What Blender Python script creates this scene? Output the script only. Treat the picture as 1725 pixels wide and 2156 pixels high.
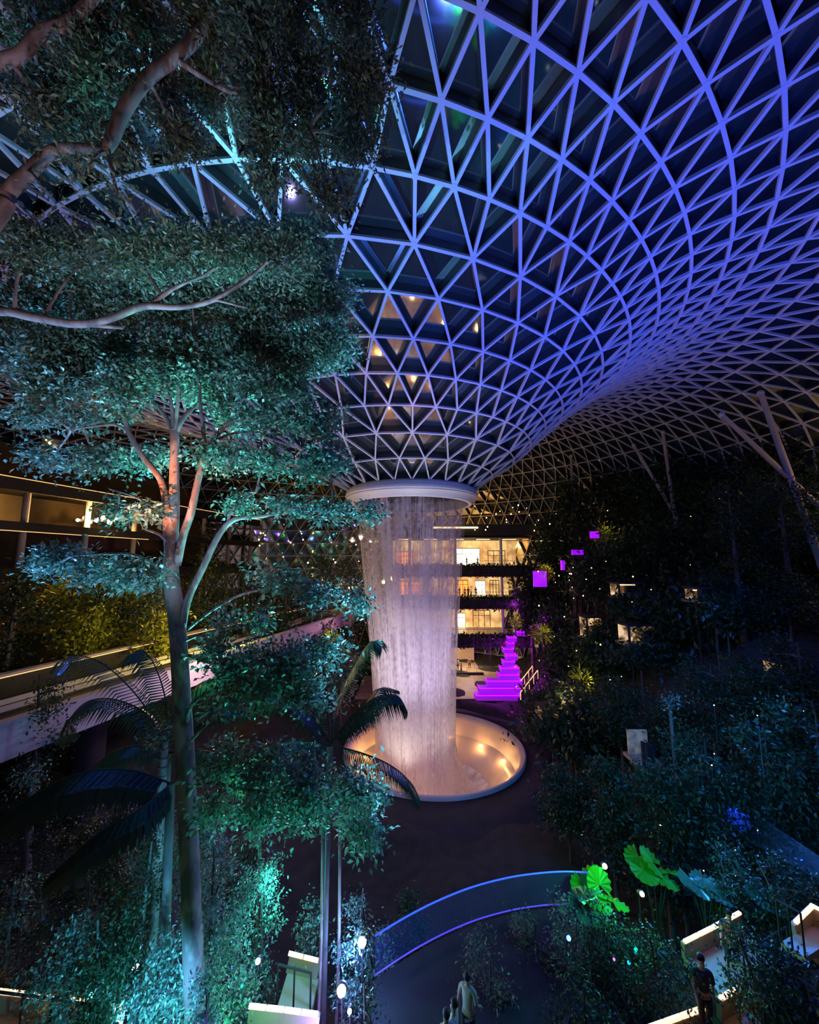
import bpy, bmesh, math, random
import numpy as np
from mathutils import Vector, Matrix
random.seed(7); RNG = np.random.default_rng(7)
for o in list(bpy.data.objects): bpy.data.objects.remove(o)
SC = bpy.context.scene; COL = SC.collection; PI = math.pi

# ------------------------------------------------------------------ camera, world, exposure, lights
F = 830.0; PITCH = math.radians(7.3)
cd = bpy.data.cameras.new('camera'); cam = bpy.data.objects.new('camera', cd); COL.objects.link(cam)
cd.sensor_fit = 'HORIZONTAL'; cd.sensor_width = 36; cd.lens = 36*F/1725
cd.clip_start = .1; cd.clip_end = 400
cam.rotation_euler = (PI/2+PITCH, 0, 0); SC.camera = cam
SC.view_settings.view_transform = 'Standard'; SC.view_settings.look = 'None'
SC.view_settings.exposure = .4; SC.view_settings.gamma = 1; SC.view_settings.use_curve_mapping = False
W = bpy.data.worlds.new('night'); SC.world = W; W.use_nodes = True
W.node_tree.nodes['Background'].inputs[0].default_value = (.010, .020, .10, 1)
W.node_tree.nodes['Background'].inputs[1].default_value = .2

def P(px, py, Y):
    'world point seen at pixel px, py and standing Y metres in front of the viewer'
    a = (px-862.5)/F; b = (1078-py)/F
    f = math.cos(PITCH)-b*math.sin(PITCH); u = math.sin(PITCH)+b*math.cos(PITCH)
    s = Y/f
    return Vector((a*s, Y, u*s))
def lamp(kind, loc, energy, color, size=.5, to=None, angle=60, blend=.6, name=None):
    l = bpy.data.lights.new(name or kind.lower()+'_light', kind); l.energy = energy; l.color = color
    o = bpy.data.objects.new(name or kind.lower()+'_light', l); COL.objects.link(o); o.location = loc
    if kind == 'AREA': l.size = size
    else: l.shadow_soft_size = size
    if kind == 'SPOT': l.spot_size = math.radians(angle); l.spot_blend = blend
    if to is not None: o.rotation_euler = (Vector(to)-Vector(loc)).to_track_quat('-Z', 'Y').to_euler()
    return o
BLUE = (.025, .075, 1); WARM = (1, .62, .25); WHITE = (1, .96, .88); TEAL = (.05, .8, .75); LAV = (.45, .42, 1); MAG = (.7, .05, 1)
# blue show lights washing the roof
lamp('SPOT', (10, 11.5, -6), 15500, BLUE, .12, (12.5, 17.5, 16), 92, 1)
lamp('SPOT', (5, 13, -7), 7000, (.08, .13, 1), .12, (8, 21, 15), 90, 1)
lamp('SPOT', (18, 21, 1), 1700, BLUE, .12, (17, 23, 16), 96, 1)
lamp('SPOT', (-9, 17, -13), 9000, (.08, .15, 1), .12, (-12, 24, 15), 90, 1)
# lavender / white light on the funnel foot
lamp('SPOT', (1, 24, -16), 8000, (.85, .84, 1), .15, (1, 32, 10), 44, 1)
lamp('SPOT', (9, 26, -18), 11000, (.9, .9, 1), .15, (2.5, 35, 10), 36, 1)
lamp('SPOT', (-5, 30, -18), 21000, (1, .93, .95), .15, (0, 37, 6.5), 34, 1)
# unseen front lamps added to brighten the falling water
lamp('SPOT', (-7, 22, -17), 11500, (.95, .85, .95), .3, (0, 40, -6), 33, 1)
lamp('SPOT', (11, 24, -17), 9500, (.85, .7, 1), .3, (0, 40, -6), 33, 1)
# show lights in the planting, apart from the marked fill lamps
lamp('SPOT', (1.5, 11, -9.5), 20000, (.14, .56, .95), .1, (-3.6, 10.3, 3.2), 38, 1)
lamp('SPOT', (-13, 9.5, -9), 17000, (.14, .44, 1), .1, (-8, 10.3, 3.0), 40, 1)
lamp('SPOT', (-5.0, 12.5, -9), 22000, (.10, .85, .74), .1, (-5.2, 10.3, 3.4), 36, 1)
lamp('SPOT', (-8, 4.5, -9), 2300, (.16, .34, 1), .1, (-6, 6.8, 5), 60, 1)
lamp('SPOT', (-3.8, 3.2, -4.5), 3600, (.16, .58, .9), .1, (-5.2, 10.3, 4.3), 52, 1)  # unseen fill from the viewer's side, added to brighten the crown
lamp('SPOT', (-2.2, 4.5, -4), 520, (.95, .75, .4), .1, (-2.4, 6.2, 5), 56, 1)
lamp('SPOT', (-3.2, 2.0, -4), 1300, (.95, .62, .62), .1, (-6.2, 5.6, 3.6), 60, 1)
lamp('SPOT', (.3, 8.5, -12.5), 15000, (.14, .46, 1), .1, (-2.4, 10, -3.4), 44, 1)
lamp('AREA', (13, 15, 13.6), 1500, (.01, .07, 1), 9, (14, 18, -10))  # unseen blue fill under the roof, added as ambient for the right planting
lamp('AREA', (-7, 16, 12.5), 260, (.02, .07, 1), 6, (-6, 14, -10))  # unseen blue fill under the roof, added as ambient on the left
lamp('SPOT', (-2.2, 7, -13), 4500, (.06, .8, .7), .1, (-2.6, 9.6, -4.5), 36, 1)
lamp('SPOT', (-6.5, 5.0, -1.0), 4200, (1, .36, .12), .05, (-5.6, 9.6, 1.9), 26, 1)
lamp('SPOT', (-1.5, 5.5, -2.5), 420, (.9, .6, .7), .05, (-5.2, 9.4, 1.2), 50, 1)
lamp('SPOT', (-3.0, 3.5, -12.0), 4200, (.16, .16, 1), .1, (-4.7, 10, -9.8), 24, 1)
lamp('SPOT', (-4.5, 7.5, -9), 2400, (.07, .46, .8), .1, (-7.5, 13, -9.5), 70, 1)
lamp('POINT', (2, 28, -9), 320, (.3, .12, 1), .4)  # unseen violet fill, added to tint the ground before the basin
lamp('POINT', (-1.6, 12.0, -10.5), 200, (.12, .3, 1), .1)
lamp('POINT', (-2.1, 10.9, -11.3), 130, (.30, .2, 1), .1)
lamp('POINT', (-7.0, 11.1, -11.2), 160, (.05, .45, .9), .1)
lamp('POINT', (-5.2, 9.2, -11.0), 130, (.04, .95, .4), .1)
lamp('POINT', (-3.6, 10.0, -10.2), 110, (.04, .95, .45), .1)
lamp('POINT', (-3.9, 12.6, -9.3), 200, (.05, .8, .75), .1)
lamp('POINT', (7.0, 13.2, -9.0), 160, (.04, .7, .75), .1)
lamp('POINT', (6.4, 14.0, -9.4), 90, (.05, 1, .15), .1)
lamp('POINT', (9.6, 14.4, -9.0), 260, (.03, .3, 1), .2)
lamp('POINT', (12.5, 15, -8.4), 300, (.03, .22, 1), .2)
lamp('SPOT', (14, 17, -4), 1500, (.02, .25, .9), .2, (16, 22, -10), 110, 1)
lamp('SPOT', (9, 18, -5), 900, (.02, .32, .8), .2, (12, 25, -12), 100, 1)
lamp('SPOT', (19, 24, -1), 1100, (.02, .14, .8), .2, (22, 32, -8), 110, 1)
lamp('POINT', (-13, 30, -7), 900, (.95, .65, .7), .3)
lamp('POINT', (-7, 52, -5), 900, (.9, .45, .75), .3)
lamp('POINT', (-17, 36, -6), 1500, (1, .72, .16), .3)
lamp('POINT', (-28, 46, -4), 400, (1, .6, .2), .3)
lamp('POINT', (-12, 24, -14), 300, (.3, .25, 1), .3)
lamp('AREA', (16, 60, -13), 900, MAG, 3, (2, 40, -6))
lamp('POINT', (15, 58, -13), 350, MAG, .5)
lamp('POINT', (16, 60, -6), 220, MAG, .5)
lamp('POINT', (10, 75, 3), 900, (1, .5, .14), .5)
lamp('POINT', (20, 73, 3), 450, (1, .5, .14), .5)
lamp('POINT', (-12, 76, -6), 300, (1, .62, .25), .5)
lamp('POINT', (34, 28, 6), 300, (1, .6, .2), .3)

# ------------------------------------------------------------------ helpers
def prop(o, label=None, cat=None, group=None, kind=None):
    if label: o['label'] = label
    if cat: o['category'] = cat
    if group: o['group'] = group
    if kind: o['kind'] = kind
    return o
def empty(name, loc=(0, 0, 0), rz=0, **k):
    o = bpy.data.objects.new(name, None); COL.objects.link(o); o.location = loc; o.rotation_euler = (0, 0, rz)
    o.empty_display_size = .2
    return prop(o, **k)
def link(name, me, mat=None, parent=None, smooth=False, **k):
    if mat: me.materials.append(mat)
    o = bpy.data.objects.new(name, me); COL.objects.link(o)
    if parent:
        o.parent = parent
        # geometry is given in world space: shift it to the parent's frame
        o.matrix_parent_inverse = Matrix.Identity(4)
    if smooth: me.polygons.foreach_set('use_smooth', [True]*len(me.polygons))
    return prop(o, **k)
class MB:
    def __init__(s): s.v = []; s.f = []
    def add(s, vs, fs):
        n = len(s.v); s.v += [tuple(v) for v in vs]; s.f += [tuple(i+n for i in f) for f in fs]; return s
    def box(s, c, d, rz=0, rx=0, ry=0):
        R = Matrix.Rotation(rz, 3, 'Z') @ Matrix.Rotation(ry, 3, 'Y') @ Matrix.Rotation(rx, 3, 'X')
        vs = [Vector(c)+R @ Vector((x*d[0]/2, y*d[1]/2, z*d[2]/2)) for x in (-1, 1) for y in (-1, 1) for z in (-1, 1)]
        return s.add(vs, [(0, 1, 3, 2), (4, 6, 7, 5), (0, 4, 5, 1), (2, 3, 7, 6), (0, 2, 6, 4), (1, 5, 7, 3)])
    def beam(s, a, b, w, h, up=(0, 0, 1), off=0):
        'rectangular bar from a to b; w across, h along up, shifted off along up'
        a = Vector(a); b = Vector(b); t = (b-a).normalized(); up = Vector(up)
        x = t.cross(up).normalized(); u = x.cross(t).normalized()
        vs = [p+x*(i*w/2)+u*(off+j*h/2) for p in (a, b) for i, j in ((-1, -1), (1, -1), (1, 1), (-1, 1))]
        return s.add(vs, [(0, 1, 5, 4), (1, 2, 6, 5), (2, 3, 7, 6), (3, 0, 4, 7), (3, 2, 1, 0), (4, 5, 6, 7)])
    def tube(s, pts, rad, n=8, cap=True):
        pts = [Vector(p) for p in pts]; m = len(pts)
        if not hasattr(rad, '__len__'): rad = [rad]*m
        ref = Vector((0, 0, 1)) if abs((pts[-1]-pts[0]).normalized().z) < .9 else Vector((1, 0, 0))
        vs = []
        for i, p in enumerate(pts):
            t = (pts[min(i+1, m-1)]-pts[max(i-1, 0)]).normalized()
            x = t.cross(ref)
            x = x.normalized() if x.length > 1e-5 else Vector((1, 0, 0))
            y = x.cross(t)
            vs += [p+(x*math.cos(k*2*PI/n)+y*math.sin(k*2*PI/n))*rad[i] for k in range(n)]
        fs = [(i*n+k, i*n+(k+1) % n, (i+1)*n+(k+1) % n, (i+1)*n+k) for i in range(m-1) for k in range(n)]
        if cap: fs += [tuple(range(n)), tuple(range((m-1)*n, m*n))[::-1]]
        return s.add(vs, fs)
    def lathe(s, prof, c=(0, 0, 0), n=48, a0=0, a1=2*PI):
        full = abs(a1-a0-2*PI) < 1e-6; m = len(prof); k = n if full else n+1
        vs = [(c[0]+r*math.cos(a0+(a1-a0)*i/n), c[1]+r*math.sin(a0+(a1-a0)*i/n), c[2]+z) for i in range(k) for r, z in prof]
        fs = [(i*m+j, ((i+1) % k)*m+j, ((i+1) % k)*m+j+1, i*m+j+1) for i in range(n) for j in range(m-1)]
        return s.add(vs, fs)
    def ball(s, c, r, n=10, sq=(1, 1, 1)):
        prof = [(math.sin(PI*j/n), -math.cos(PI*j/n)) for j in range(n+1)]
        vs = []; k = n*2
        for i in range(k):
            for q, z in prof: vs.append((c[0]+r*sq[0]*max(q, .001)*math.cos(2*PI*i/k), c[1]+r*sq[1]*max(q, .001)*math.sin(2*PI*i/k), c[2]+r*sq[2]*z))
        m = n+1
        return s.add(vs, [(i*m+j, ((i+1) % k)*m+j, ((i+1) % k)*m+j+1, i*m+j+1) for i in range(k) for j in range(n)])
    def mesh(s, name='m'):
        me = bpy.data.meshes.new(name); me.from_pydata(s.v, [], s.f); me.update(); return me
    def build(s, name, mat, parent=None, smooth=False, **k): return link(name, s.mesh(name), mat, parent, smooth, **k)

def mat(name, c, c2=None, scale=3, rough=.6, metal=0, emit=None, es=0, bump=0, stretch=(1, 1, 1), spec=.5, lo=.35, hi=.65, detail=4):
    m = bpy.data.materials.new(name); m.use_nodes = True; nt = m.node_tree; b = nt.nodes['Principled BSDF']
    b.inputs['Base Color'].default_value = (*c, 1); b.inputs['Roughness'].default_value = rough; b.inputs['Metallic'].default_value = metal
    b.inputs['Specular IOR Level'].default_value = spec
    if emit: b.inputs['Emission Color'].default_value = (*emit, 1); b.inputs['Emission Strength'].default_value = es
    if c2 or bump:
        tc = nt.nodes.new('ShaderNodeTexCoord'); mp = nt.nodes.new('ShaderNodeMapping'); mp.inputs['Scale'].default_value = stretch
        n = nt.nodes.new('ShaderNodeTexNoise'); n.inputs['Scale'].default_value = scale; n.inputs['Detail'].default_value = detail
        nt.links.new(tc.outputs['Object'], mp.inputs[0]); nt.links.new(mp.outputs[0], n.inputs[0])
        if c2:
            r = nt.nodes.new('ShaderNodeValToRGB'); r.color_ramp.elements[0].color = (*c, 1); r.color_ramp.elements[1].color = (*c2, 1)
            r.color_ramp.elements[0].position = lo; r.color_ramp.elements[1].position = hi
            nt.links.new(n.outputs[0], r.inputs[0]); nt.links.new(r.outputs[0], b.inputs['Base Color'])
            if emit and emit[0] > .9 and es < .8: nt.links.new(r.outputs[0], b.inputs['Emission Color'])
        if bump:
            bp = nt.nodes.new('ShaderNodeBump'); bp.inputs['Strength'].default_value = bump
            nt.links.new(n.outputs[0], bp.inputs['Height']); nt.links.new(bp.outputs[0], b.inputs['Normal'])
    return m
def leafmat(name, c, c2, rough=.38, transl=.3):
    m = bpy.data.materials.new(name); m.use_nodes = True; nt = m.node_tree; b = nt.nodes['Principled BSDF']; out = nt.nodes['Material Output']
    at = nt.nodes.new('ShaderNodeAttribute'); at.attribute_name = 'tint'
    mx = nt.nodes.new('ShaderNodeMix'); mx.data_type = 'RGBA'; mx.inputs[6].default_value = (*c, 1); mx.inputs[7].default_value = (*c2, 1)
    nt.links.new(at.outputs['Fac'], mx.inputs[0]); nt.links.new(mx.outputs[2], b.inputs['Base Color']); b.inputs['Roughness'].default_value = rough
    t = nt.nodes.new('ShaderNodeBsdfTranslucent'); nt.links.new(mx.outputs[2], t.inputs[0])
    ms = nt.nodes.new('ShaderNodeMixShader'); ms.inputs[0].default_value = transl
    nt.links.new(b.outputs[0], ms.inputs[1]); nt.links.new(t.outputs[0], ms.inputs[2]); nt.links.new(ms.outputs[0], out.inputs[0])
    return m
M = {}
M['steel'] = mat('white_painted_steel', (.62, .62, .64), rough=.45)
M['mullion'] = mat('black_trim_and_beam_shade', (.035, .036, .04), rough=.4)  # shared black; on the roof it stands for shade on beam sides
M['bark'] = mat('smooth_pale_bark', (.30, .20, .18), (.14, .085, .08), scale=3.2, rough=.75, bump=.35, stretch=(1, 1, .45), detail=8, lo=.44, hi=.56)
M['barkdark'] = mat('dark_bark', (.12, .09, .075), (.05, .04, .035), scale=5, rough=.85, bump=.4, stretch=(1, 1, .3))
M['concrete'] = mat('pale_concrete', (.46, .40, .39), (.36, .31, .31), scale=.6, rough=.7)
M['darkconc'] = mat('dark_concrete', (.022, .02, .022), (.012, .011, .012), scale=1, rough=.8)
M['soil'] = mat('planted_ground', (.012, .014, .01), (.03, .03, .02), scale=1.2, rough=.95)
M['paving'] = mat('tan_paving', (.40, .30, .2), (.30, .22, .15), scale=1, rough=.45)
M['leaf'] = leafmat('glossy_green_leaf', (.055, .13, .085), (.34, .46, .36), rough=.28)
M['leafolive'] = leafmat('olive_leaf', (.06, .085, .05), (.24, .26, .15))
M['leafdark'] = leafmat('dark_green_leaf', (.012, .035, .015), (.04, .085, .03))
M['leafbright'] = leafmat('translucent_bright_leaf', (.05, .42, .02), (.15, .7, .05), transl=.5)
M['leafyellow'] = leafmat('yellow_green_leaf', (.28, .34, .02), (.5, .5, .05))
M['palm'] = leafmat('palm_leaflet', (.03, .075, .03), (.08, .13, .05))

def leaves(name, pos, dirs, L, ratio, m, parent, up=1.0, **k):
    'one mesh of diamond leaves: pos (N,3), dirs (N,3)'
    N = len(pos); d = dirs/np.linalg.norm(dirs, axis=1, keepdims=True)
    nrm = RNG.normal(size=(N, 3)); nrm[:, 2] = np.abs(nrm[:, 2])+up
    s = np.cross(d, nrm); s /= np.linalg.norm(s, axis=1, keepdims=True)+1e-9
    nn = np.cross(s, d)
    l = (L*RNG.uniform(.65, 1.3, N))[:, None]
    v = np.empty((N, 5, 3)); w = l*ratio/2
    v[:, 0] = pos; v[:, 1] = pos+d*l*.48+s*w+nn*w*.25; v[:, 2] = pos+d*l-nn*l*.12; v[:, 3] = pos+d*l*.48-s*w+nn*w*.25; v[:, 4] = pos+d*l*.5
    fs = np.arange(N)[:, None]*5+np.array([[0, 1, 4, 4, 1, 2, 0, 4, 3, 4, 2, 3]])
    me = bpy.data.meshes.new(name); me.vertices.add(N*5); me.vertices.foreach_set('co', v.astype(np.float32).ravel())
    nf = N*4; me.loops.add(nf*3); me.loops.foreach_set('vertex_index', fs.ravel().astype(np.int32))
    me.polygons.add(nf); me.polygons.foreach_set('loop_start', (np.arange(nf)*3).astype(np.int32)); me.polygons.foreach_set('loop_total', np.full(nf, 3, np.int32))
    me.update()
    a = me.attributes.new('tint', 'FLOAT', 'POINT'); a.data.foreach_set('value', np.repeat(RNG.uniform(0, 1, N)**1.6, 5).astype(np.float32))
    return link(name, me, m, parent, **k)

def smooth_pts(pts, k=4):
    'Catmull-Rom through points with a radius in slot 3'
    A = [np.array(p, float) for p in pts]; out = []
    for i in range(len(A)-1):
        p0 = A[max(i-1, 0)]; p1 = A[i]; p2 = A[i+1]; p3 = A[min(i+2, len(A)-1)]
        for j in range(k):
            t = j/k; out.append(.5*((2*p1)+(-p0+p2)*t+(2*p0-5*p1+4*p2-p3)*t*t+(-p0+3*p1-3*p2+p3)*t**3))
    out.append(A[-1]); return out

# ------------------------------------------------------------------ the gridshell roof and its funnel
AX = Vector((.22, 40, 0))
#      name  N  phase rho0   z      w
RINGS = [(26, 0, 6.35, 7.12, 0), (26, .5, 8.6, 8.45, .12), (26, 0, 11.3, 9.68, .25), (52, 0, 13.75, 10.82, .42), (52, .5, 16.15, 11.9, .58),
         (52, 0, 18.75, 12.75, .72), (52, .5, 21.5, 13.5, .86), (52, 0, 23.85, 14.25, .92), (104, 0, 26.45, 14.88, .97), (104, .5, 28.75, 15.5, 1),
         (104, 0, 31.0, 15.92, 1.04), (104, .5, 33.4, 16.05, 1.08), (104, 0, 35.5, 16.25, 1.1), (104, .5, 37.7, 16.35, 1.05), (104, 0, 39.8, 16.15, 1.0),
         (104, .5, 41.9, 15.6, .94), (104, 0, 43.9, 14.7, .87), (104, .5, 45.7, 13.4, .8), (104, 0, 47.2, 11.7, .74), (104, .5, 48.4, 9.7, .7),
         (104, 0, 49.3, 7.5, .68), (104, .5, 49.9, 5.1, .68), (104, 0, 50.3, 2.6, .68), (104, .5, 50.5, 0, .68), (104, 0, 50.6, -2.6, .68), (104, .5, 50.6, -6, .68), (104, 0, 50.6, -10, .68), (104, .5, 50.6, -14.2, .68), (104, 0, 50.6, -18.4, .68)]
def node(k, i):
    N, ph, r, z, w = RINGS[k]; th = 2*PI*(i+ph)/N
    r2 = r*(1+w*(-.25*math.sin(th)+.12*(math.cos(th)-1)))
    zb = 3.2*w**2*max(0, (1-math.cos(th))/2)**1.4*min(1, max(0, (r-15)/20))
    return Vector((AX.x+r2*math.sin(th), AX.y-r2*math.cos(th), z+zb))
ND = [[node(k, i) for i in range(R[0])] for k, R in enumerate(RINGS)]
def nrm_at(k, i):
    N = len(ND[k]); a = ND[k][(i+1) % N]-ND[k][i-1]
    ang = (i+RINGS[k][1])/N
    def near(kk): n2 = len(ND[kk]); return ND[kk][int(round(ang*n2-RINGS[kk][1])) % n2]
    b = near(min(k+1, len(ND)-1))-near(max(k-1, 0))
    n = a.cross(b).normalized()
    return n
def edges():
    E = []; T = []
    for k in range(len(RINGS)):
        N, ph = RINGS[k][:2]
        for i in range(N): E.append(((k, i), (k, (i+1) % N)))
        if k+1 < len(RINGS):
            N2, ph2 = RINGS[k+1][:2]
            if N2 == N:
                for i in range(N):
                    j = i if ph < ph2 else i+1       # node above to the right
                    E.append(((k, i), (k+1, j % N))); E.append(((k, i), (k+1, (j-1) % N)))
                    T.append(((k, i), (k+1, (j-1) % N), (k+1, j % N))); T.append(((k, i), (k+1, j % N), (k, (i+1) % N)))
            else:
                for i in range(N):
                    for d in (-1, 0, 1): E.append(((k, i), (k+1, (2*i+d) % N2)))
                    T += [((k, i), (k+1, (2*i-1) % N2), (k+1, 2*i)), ((k, i), (k+1, 2*i), (k+1, (2*i+1) % N2)), ((k, i), (k+1, (2*i+1) % N2), (k, (i+1) % N))]
    return E, T
EDG, TRI = edges()
NR = [[nrm_at(k, i) for i in range(len(ND[k]))] for k in range(len(ND))]
inside = Vector((25, 40, -5))
for k in range(len(ND)):                                # normals point outwards / up (away from the interior)
    for i in range(len(ND[k])):
        if NR[k][i].z < 0 and k < 14: NR[k][i] = -NR[k][i]
        if k >= 14:
            out = (ND[k][i]-AX); out.z = 0
            if NR[k][i].dot(out.normalized()+Vector((0, 0, .6))) < 0: NR[k][i] = -NR[k][i]
gl = bpy.data.materials.new('night_glass'); gl.use_nodes = True; b = gl.node_tree.nodes['Principled BSDF']
b.inputs['Base Color'].default_value = (.55, .60, .50, 1); b.inputs['Metallic'].default_value = .94; b.inputs['Roughness'].default_value = .05; b.inputs['Specular IOR Level'].default_value = 1.0; b.inputs['IOR'].default_value = 1.9
M['glass'] = gl
roof = empty('ceiling', (0, 0, 0), kind='structure', label='domed glass gridshell roof folding down into a central funnel', cat='roof')
lat = MB(); side_shade = MB(); pan = MB()
for (a, b_) in EDG:
    k = max(a[0], b_[0]); pa = ND[a[0]][a[1]]; pb = ND[b_[0]][b_[1]]; up = (NR[a[0]][a[1]]+NR[b_[0]][b_[1]]).normalized()
    w = .10+.05*min(1, k/8)-(.05 if k > 15 else 0)
    lat.beam(pa, pb, w, .16, up, .08); side_shade.beam(pa, pb, w*1.15, .56, up, .44)  # second, black bar puts the shade of the beam sides into geometry
for k in range(len(ND)):
    for i in range(len(ND[k])):
        p = ND[k][i]; n = NR[k][i]; lat.tube([p-n*.012, p+n*.25], .10+.035*min(1, k/8), 8)
for t in TRI:
    off = [ND[k][i]+NR[k][i]*.73 for k, i in t]; pan.add(off, [(0, 1, 2)])
lat.build('roof_lattice', M['steel'], roof); side_shade.build('beam_side_shade', M['mullion'], roof); pan.build('glass_pane', M['glass'], roof)

# ------------------------------------------------------------------ the ring, the falling water, the basin
ring = empty('water_ring', (AX.x, AX.y, 5.75), label='white steel ring at the foot of the roof funnel, water pouring from it', cat='ring')
MB().lathe([(5.75, .1), (5.85, .0), (6.1, .02), (6.15, .12), (6.3, .42), (6.62, .62), (6.72, .68), (6.74, .8), (6.6, 1.32), (6.5, 1.36), (6.0, 1.34), (5.7, 1.1), (5.7, .1)], n=96).build('ring_band', mat('white_ring_paint', (.72, .70, .68), rough=.4), ring, True)
MB().lathe([(6.655, .655), (6.665, .60), (6.62, .60)], n=96).build('shadow_joint', M['mullion'], ring)
WB = Vector((2.28, 40, -17.35))
def water_mat(name, dens, seed, tintc, sc=26):
    m = bpy.data.materials.new(name); m.use_nodes = True; nt = m.node_tree; N = nt.nodes; L = nt.links; out = N['Material Output']; N.remove(N['Principled BSDF'])
    tc = N.new('ShaderNodeTexCoord'); sep = N.new('ShaderNodeSeparateXYZ'); L.new(tc.outputs['UV'], sep.inputs[0])
    def noise(sx, sy, det=3, off=0):
        mp = N.new('ShaderNodeMapping'); mp.inputs['Scale'].default_value = (sx, sy, 1); mp.inputs['Location'].default_value = (off+seed*7.3, seed*3.1, seed)
        L.new(tc.outputs['UV'], mp.inputs[0]); n = N.new('ShaderNodeTexNoise'); n.inputs['Scale'].default_value = 1; n.inputs['Detail'].default_value = det; L.new(mp.outputs[0], n.inputs[0]); return n.outputs[0]
    def math_(op, a, b=None):
        n = N.new('ShaderNodeMath'); n.operation = op
        for i, x in enumerate((a, b)):
            if x is None: continue
            if isinstance(x, (int, float)): n.inputs[i].default_value = x
            else: L.new(x, n.inputs[i])
        return n.outputs[0]
    fine = noise(150, 2.4, 5); broad = noise(24, 2.2, 3, 5); spl = noise(110, 60, 5, 9)
    r = math_('ADD', math_('MULTIPLY', fine, 1.0), math_('MULTIPLY', broad, 1.1))
    r = math_('ADD', r, math_('MULTIPLY', spl, .75))
    v = math_('SUBTRACT', 1, sep.outputs[1])                      # 0 at the ring, 1 at the foot
    thr = math_('SUBTRACT', 1.37, math_('MULTIPLY', v, .36))
    a = math_('MULTIPLY', math_('SUBTRACT', r, thr), 2.3)
    a = math_('MAXIMUM', a, .03); a = math_('MINIMUM', a, .95); a = math_('MULTIPLY', a, dens)
    df = N.new('ShaderNodeBsdfDiffuse'); df.inputs[0].default_value = (*tintc, 1); tl = N.new('ShaderNodeBsdfTranslucent'); tl.inputs[0].default_value = (*tintc, 1)
    mx = N.new('ShaderNodeMixShader'); mx.inputs[0].default_value = .5; L.new(df.outputs[0], mx.inputs[1]); L.new(tl.outputs[0], mx.inputs[2])
    tr = N.new('ShaderNodeBsdfTransparent'); m2 = N.new('ShaderNodeMixShader'); L.new(a, m2.inputs[0]); L.new(tr.outputs[0], m2.inputs[1]); L.new(mx.outputs[0], m2.inputs[2])
    L.new(m2.outputs[0], out.inputs[0]); return m
fall = empty('waterfall', (AX.x, AX.y, -22.5), label='round curtain of white water falling from the ring into the basin', cat='waterfall')
def curtain(name, r0, r1, dens, seed):
    n = 120; m = 40; vs = []; uv = []
    for j in range(m+1):
        t = j/m; z = 5.85-28*t; r = r1+(r0-r1)*(1-min(1, t*1.15))**1.25
        r += 0.05*math.sin(t*9)
        for i in range(n+1):
            a = 2*PI*i/n; q = r*(1+.03*t*math.sin(5*a+seed+2*t)+.02*t*math.sin(11*a+3*seed))
            vs.append((q*math.cos(a)+.5*t*t, q*math.sin(a), z+22.5)); uv.append((i/n, 1-t))
    fs = [(j*(n+1)+i, j*(n+1)+i+1, (j+1)*(n+1)+i+1, (j+1)*(n+1)+i) for j in range(m) for i in range(n)]
    me = bpy.data.meshes.new(name); me.from_pydata(vs, [], fs); l = me.uv_layers.new(name='UVMap')
    for li, lo in enumerate(me.loops): l.data[li].uv = uv[lo.vertex_index]
    return link(name, me, water_mat(name+'_water', dens, seed, (.86, .82, .87)), fall, True)
curtain('outer_sheet', 5.5, 3.6, .8, 1); curtain('inner_sheet', 5.15, 3.0, .75, 2)
curtain('core_sheet', 4.6, 2.3, .6, 3)
def spray(name, r0, r1, z0, z1, dens, seed):
    n = 80; m = 14; vs = []; uv = []
    for j in range(m+1):
        t = j/m
        for i in range(n+1):
            a = 2*PI*i/n; q = (r0+(r1-r0)*t)*(1+.06*math.sin(3*a+seed)+.04*math.sin(7*a+2*seed+3*t)); vs.append((q*math.cos(a)+.6, q*math.sin(a), z0+(z1-z0)*t+22.5)); uv.append((i/n, .35-.35*t))
    fs = [(j*(n+1)+i, j*(n+1)+i+1, (j+1)*(n+1)+i+1, (j+1)*(n+1)+i) for j in range(m) for i in range(n)]
    me = bpy.data.meshes.new(name); me.from_pydata(vs, [], fs); l = me.uv_layers.new(name='UVMap')
    for li, lo in enumerate(me.loops): l.data[li].uv = uv[lo.vertex_index]
    return link(name, me, water_mat(name+'_water', dens, seed, (.86, .82, .8)), fall, True)
spray('splash_spray', 3.0, 5.0, -15, -22, .34, 4); spray('splash_spray', 2.4, 5.6, -17, -21.4, .34, 5)
fm = MB(); fm.lathe([(.01, -5.0), (1.5, -4.9), (3.0, -4.75), (4.3, -4.2), (5.2, -3.45)], WB-Vector((AX.x, AX.y, -22.5)), 64); fm.build('foam', mat('white_foam', (.8, .78, .74), (.42, .40, .36), scale=1.4, rough=.8, bump=.6, detail=8), fall, True)

basin = empty('waterfall_basin', WB, label='round tan funnel shaped basin glowing amber under the waterfall', cat='basin')
M['basin'] = mat('basin_resin', (.66, .55, .42), (.56, .47, .37), scale=.8, rough=.35)
MB().lathe([(8.5, -.5), (8.5, .12), (8.42, .2), (8.3, .2), (7.98, -.05), (7.9, -.35), (7.6, -1.5), (7.5, -1.75)], n=128).build('basin_rim', M['basin'], basin, True)
MB().lathe([(7.5, -1.75), (7.2, -1.9), (6.5, -2.4), (5.6, -3.2), (4.4, -4.5), (3.3, -6.2), (2.6, -8)], n=128).build('basin_bowl', M['basin'], basin, True)
MB().lathe([(13, -.75), (11, -.3), (8.5, -.12), (8.4, -1.2), (7.4, -2.8), (5.4, -5), (3.2, -8), (3.1, -12)], n=96).build('basin_shell', M['darkconc'], basin, True)
lm = mat('amber_lens', (1, .7, .35), emit=(1, .5, .15), es=6)
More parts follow.
